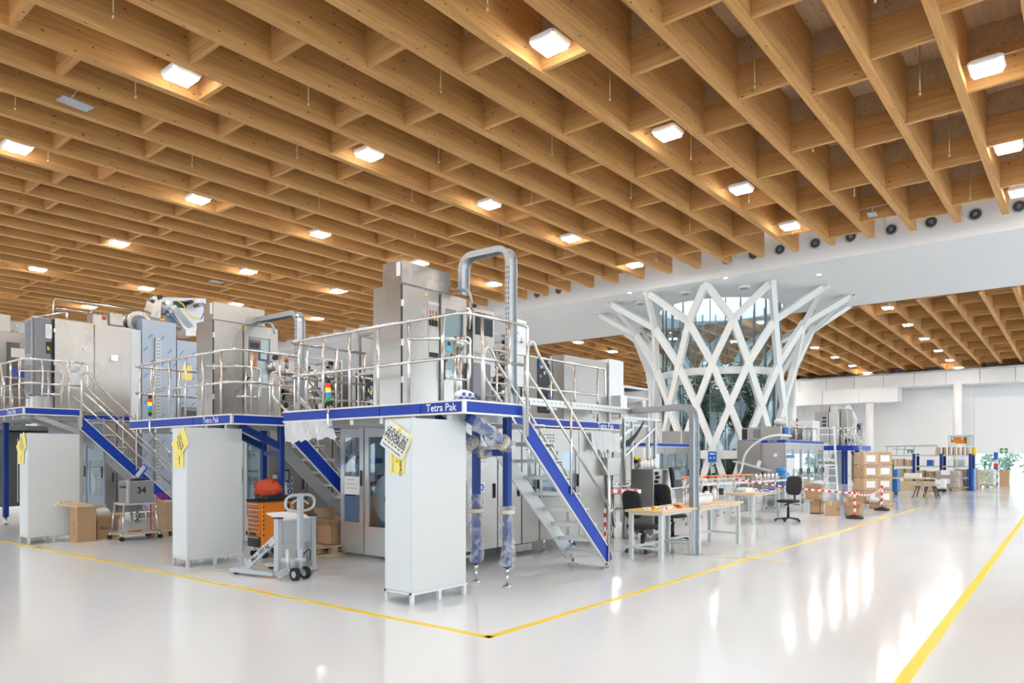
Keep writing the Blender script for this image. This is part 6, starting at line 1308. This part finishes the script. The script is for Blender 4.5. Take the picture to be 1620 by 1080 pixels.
t = thing('round_duct', 'slanting white pipe rising behind the distant machine', 'duct', (47, 14, 3)); uu_ = 47; MB().cyl((uu_, on_u(1352, uu_), zat(668, uu_, 14)), (uu_, on_u(1340, uu_), zat(645, uu_, 14)), .2, 12).build('pipe', lamp_white, t); MB().cyl((uu_, on_u(1352, uu_), 0), (uu_, on_u(1352, uu_), zat(668, uu_, 14)), .12, 10).build('stand_pipe', lamp_white, t)
# shelving racks
RU = 38.9; V_ = lambda x: on_u(x, RU); ZZ = lambda y: zat(y, RU, 6.0)
rk = thing('storage_rack', 'long storage rack with blue uprights full of brown cartons near the far wall', 'shelf', (RU, 6, 0))
ups = [1400, 1446, 1489, 1535]
for x in ups:
    for du in (0, 1.0): MB().box(RU+du-.05, V_(x)-.06, 0, RU+du+.05, V_(x)+.06, 1.72).build('upright', blue_dk, rk)
for z in (.12, .55, 1.08, 1.60):
    for a, c in zip(ups[:-1], ups[1:]): MB().box(RU-.05, V_(c)+.06, z, RU+1.05, V_(a)-.06, z+.06).build('shelf', galv, rk)
pl_n = ['lowest', 'middle', 'upper', 'top']; R = random.Random(31)
groups = {}
for bi, (a, c) in enumerate(zip(ups[:-1], ups[1:])):
    for si, z in enumerate((.18, .61, 1.14)):
        v = V_(a)-.12; ci = 0
        while v > V_(c)+.35:
            w_ = R.uniform(.30, .42)
            if R.random() < (.9 if si < 2 else .35) and v-w_ > V_(c)+.08:
                h = R.uniform(.26, .38); tt = thing('carton', 'plain brown carton on the %s rack shelf, %s bay, %s from its left' % (pl_n[si], ('left', 'middle', 'right')[bi], ORD[ci]), 'box', (RU+.2, v-w_/2, z), 'cartons on the %s shelf, %s bay' % (pl_n[si], ('left', 'middle', 'right')[bi]))
                ci += 1; MB().box(RU-.02, v-w_, z, RU+.45, v, z+h).build('box_body', R.choice([card, card, card2]), tt); MB().box(RU-.022, v-w_*.55, z+h*.0, RU-.02, v-w_*.45, z+h).build('tape', tape_m, tt)
            v -= w_+.05
for x, nm, lab, m in ((1412, 'plastic_box', 'white plastic box on the upper rack shelf at left', paper), (1466, 'blue_crate', 'blue crate with a white lid on the upper rack shelf, middle bay', sign_blue), (1500, 'white_box', 'white box on the upper rack shelf, right bay', paper), (1515, 'grey_box', 'grey parts box on the upper rack shelf, right bay', grey_enamel)):
    MB().bev(RU+.0, V_(x+9), 1.14, RU+.5, V_(x), 1.42, .02).build(nm, m, None, lab, 'box')
i = 0
for x0, x1 in ((1481, 1491), (1493, 1500), (1501, 1507), (1508, 1515), (1516, 1522), (1523, 1529), (1530, 1537)):
    tt = thing('carton', 'upright brown carton on top of the rack, '+['leftmost of seven', 'second from left', 'third from left', 'middle one', 'fifth from left', 'sixth from left', 'rightmost of seven'][i], 'box', (RU+.3, V_(x0), 1.66), 'row of cartons on top of the rack'); MB().box(RU, V_(x1), 1.66, RU+.4, V_(x0), 2.02).build('box_body', card if i % 2 else card2, tt)
    MB().box(RU-.003, V_(x1), 1.66, RU, V_(x1)+.08, 2.02).build('film_strip', paper, tt); i += 1
om = thing('orange_machine', 'orange control box in a steel frame standing on top of the rack', 'machine', (RU+.3, V_(1518), 2.02)); Z0, Z1 = 2.04, 2.55
for v in (V_(1501), V_(1537)):
    for du in (0, .6): MB().box(RU+du-.02, v-.02, 2.02, RU+du+.02, v+.02, Z1).build('frame_post', galv, om)
MB().box(RU-.03, V_(1538), Z1, RU+.65, V_(1500), Z1+.04).build('frame_top', galv, om); MB().bev(RU+.1, V_(1527), Z0+.15, RU+.5, V_(1504), Z1-.04, .02).build('box', orange, om); MB().bev(RU+.0, V_(1512), Z0, RU+.1, V_(1501), Z0+.2, .02).build('meter', steel_pale, om); MB().bev(RU+.02, V_(1536), Z0+.05, RU+.5, V_(1529), Z1-.02, .02).build('side_unit', steel, om)
for x in (1507, 1522): MB().cyl((RU+.02, V_(x), Z1-.12), (RU+.1, V_(x), Z1-.12), .05, 10).build('wheel', steel_pale, om)
fr = thing('roller_track', 'long galvanised conveyor frame lying on top of the storage rack', 'frame', (RU+.3, V_(1440), 1.66))
for du in (0, .6): MB().bar((RU+du, V_(1400), 2.08), (RU+du, V_(1480), 2.12-.02*du), .06).build('top_rail', galv, fr)
for x in (1402, 1418, 1430, 1445, 1480): MB().bar((RU+.0, V_(x), 1.66), (RU+.0, V_(x)-.05, 2.08), .05).build('leg', galv, fr)
MB().bar((RU, V_(1412), 1.95), (RU, V_(1446), 1.92), .05).build('middle_rail', galv, fr)
# wrapped pallets
def wrapped(xl, xr, yb, yt, lab, m, face=None, lab2=''):
    x, y = gp((xl+xr)/2, yb); d = dep(x, y); w_ = (xr-xl)/F_PX*d*.85; h = zat(yt, x, y); c = (x+.5, y+.25); pallet(c[0], c[1], w_, w_*.9, 'wooden pallet under the '+lab2); t = thing('wrapped_pallet_load', lab, 'pallet load', (c[0], c[1], .144))
    MB().bev(c[0]-w_/2, c[1]-w_*.45, .144, c[0]+w_/2, c[1]+w_*.45, h, .05).build('load', m, t); MB().bev(c[0]-w_/2-.02, c[1]-w_*.45-.02, .144, c[0]+w_/2+.02, c[1]+w_*.45+.02, h+.02, .08).build('film', film, t); return t, c, w_, h
t, c, w_, h = wrapped(1488, 1530, 777, 745, 'film-wrapped pallet load of brown cartons with white labels before the rack', mat('wrapped_cardboard', (.40, .29, .21), .5), lab2='film-wrapped brown cartons')
for z in (.35, .75): MB().box(c[0]-w_/2-.03, c[1]-.1, z, c[0]-w_/2-.022, c[1]+.25, z+.22).build('label', paper, t); 
for z in (.144+(h-.144)*k/3 for k in (1, 2)): MB().box(c[0]-w_/2-.003, c[1]-w_*.45, z, c[0]-w_/2, c[1]+w_*.45, z+.015).build('joint', dark_int, t)
t, c, w_, h = wrapped(1554, 1584, 772, 743, 'film-wrapped pallet of white rolls with green ends at the right', mat('white_rolls', (.74, .76, .72), .6), lab2='white rolls with green ends')
gm = mat('pale_green_card', (.50, .60, .36), .6)
for i in range(4):
    for j in range(4): yv = c[1]-w_*.45+.12+i*(w_*.9-.24)/3; zz_ = .28+j*(h-.4)/3; MB().cyl((c[0]-w_/2-.03, yv, zz_), (c[0]-w_/2, yv, zz_), .055, 10).build('roll_end', gm, t)
t = thing('parts_cabinet', 'tall blue parts cabinet beside the right end of the rack', 'cabinet', gp(1541, 775)+(0,)); x, y = gp(1541, 776); MB().bev(x, y, .02, x+.9, y+.3, 1.0, .02).build('body', mat('cabinet_blue', (.02, .20, .55), .4), t); [MB().box(x-.01, y+.03, .1+k*.14, x, y+.27, .2+k*.14).build('drawer', mat('cabinet_blue', (.02, .20, .55), .4), t) for k in range(6)]
carton(x+2.2, y+.5, 0, .9, .9, .95, 'brown carton stack between the blue cabinet and the white rolls', tape=True); x, y = gp(1587, 770); carton(x+.6, y, 0, .4, .4, .9, 'narrow brown carton just right of the white rolls')
x, y = gp(1378, 772); t = thing('tool_trolley', 'blue tool trolley behind the tall stack of labelled cartons', 'trolley', (33, 8.5, 0)); xx, yy = 33, on_u(1411, 33); MB().bev(xx, yy-.2, .1, xx+.6, yy+.4, 1.05, .02).build('body', mat('cabinet_blue', (.02, .20, .55), .4), t); MB().box(xx-.01, yy-.05, .7, xx, yy+.2, .85).build('red_panel', red, t); [MB().cyl((xx+a, yy+b_-.02, .05), (xx+a, yy+b_+.02, .05), .05, 10).build('castor', rubber, t) for a in (.1, .5) for b_ in (-.1, .3)]
MB().box(xx+.1, yy, 1.05, xx+.4, yy+.25, 1.25).build('power_tool', black, None, 'black power tool on the blue tool trolley', 'tool')
# wooden tables and stools in the aisle
def wtable(x, y, lx, ly, h, lab, nm='table', cat='table', lm=None, tm=None):
    t = thing(nm, lab, cat, (x, y, 0)); MB().bev(x-lx/2, y-ly/2, h-.05, x+lx/2, y+ly/2, h, .01).build('tabletop' if nm == 'table' else 'seat', tm or mat('pale_plywood', (.60, .52, .42), .5), t)
    for a in (-1, 1):
        for b_ in (-1, 1): MB().cyl((x+a*lx*.33, y+b_*ly*.33, h-.05), (x+a*lx*.48, y+b_*ly*.5, 0), .035, 8, r2=.02).build('leg', lm or pine, t)
    return t
x, y = gp(1437, 785); wtable(x+.6, y+.35, 1.0, 1.9, .74, 'pale wooden table with splayed legs in the aisle'); MB().bev(x+.5, y-.35, .74, x+.8, y+.25, .92, .01).build('white_box', paper, None, 'row of white boxes on the pale wooden table', 'box')
x, y = gp(1467, 788); dl = mat('dark_wood_legs', (.14, .10, .08), .5); wtable(x+.4, y+.1, .8, .8, .52, 'low square side table with dark splayed legs right of the wooden table', lm=dl, tm=mat('grey_seat', (.45, .42, .40), .6)); wtable(x+1.4, y+.1, .45, .45, .45, 'dark-legged stool behind the low square table', 'stool', 'stool', lm=dl, tm=mat('grey_seat', (.45, .42, .40), .6))
x, y = gp(1425, 783); t = thing('chair', 'light wooden chair behind the pale wooden table', 'chair', (x+2, y+1.5, 0)); cx_, cy_ = x+1.6, y+1.2; MB().bev(cx_-.22, cy_-.22, .43, cx_+.22, cy_+.22, .46, .01).build('seat', pine, t); MB().obox((cx_+.2, cy_, .72), .03, .42, .3, Matrix.Rotation(.15, 3, 'Y')).build('backrest', pine, t); [MB().cyl((cx_+a*.18, cy_+b_*.18, .43), (cx_+a*.23, cy_+b_*.23, 0), .02, 8).build('leg', pine, t) for a in (-1, 1) for b_ in (-1, 1)]
x, y = gp(1470, 782); MB().bev(37.3, on_u(1484, 37.3), 0, 38.3, on_u(1422, 37.3), .42, .02).build('wooden_crate', pine, None, 'long pale wooden crate lying before the lower rack shelf', 'crate')
t = thing('cart', 'flat white cart loaded with white boxes left of the wrapped cartons', 'cart', (36.5, 6, 0)); a, c = on_u(1496, 36.5), on_u(1478, 36.5); MB().bev(36.5, a, .14, 37.1, c, .2, .01).build('platform', galv, t); MB().bev(36.52, a+.03, .2, 37.0, c-.03, .55, .01).build('boxes', paper, t); [MB().cyl((36.6+q_, k-.03, .07), (36.6+q_, k+.03, .07), .07, 10).build('wheel', rubber, t) for k in (a+.1, c-.1) for q_ in (0, .4)]
# wall signs and hanging safety signs
for x, y, lab in ((1440, 714, 'green and white exit sign on the far wall above the racks'), (1588, 713, 'green first aid cross sign above the glass doors')):
    v = on_u(x, UW-.06); z = zat(y, UW-.06, v); t = thing('safety_sign', lab, 'sign', (UW-.06, v, z)); w_ = .22 if x > 1500 else .26; MB().box(UW-.06, v-w_, z-.19, UW-.03, v+w_, z+.19).build('panel', green if x > 1500 else SIGN_M, t); b = MB()
    if x > 1500: b.box(UW-.065, v-.05, z-.15, UW-.06, v+.05, z+.15).box(UW-.065, v-.15, z-.05, UW-.06, v+.15, z+.05); b.build('cross', SIGN_M, t)
    else: b.box(UW-.065, v-.2, z-.13, UW-.06, v+.2, z+.13, green).box(UW-.068, v-.05, z-.08, UW-.065, v+.12, z+.02, SIGN_M); b.build('symbol', None, t)
t = thing('marker_column', 'tall striped blue, red and yellow marker column outside the rack end', 'column', (45, 5, 0)); uu_ = 46; v = on_u(1575, uu_); [MB().box(uu_, v-.09, .2*k, uu_+.18, v+.09, .2*k+.2).build('band', [sign_blue, cab_white, sign_blue, yellow, sign_blue, red, cab_white, sign_blue][k % 8], t) for k in range(9)]
MB().bev(RU+.3, V_(1543), 1.66, RU+.7, V_(1537), 2.0, .03).build('yellow_drum', yellow, None, 'yellow hanging part at the right end of the rack top', 'machine part')
carton(RU-.9, V_(1491)+.1, 1.02, .5, .5, .42, 'open brown carton on top of the film-wrapped load', open_=True) if 0 else None
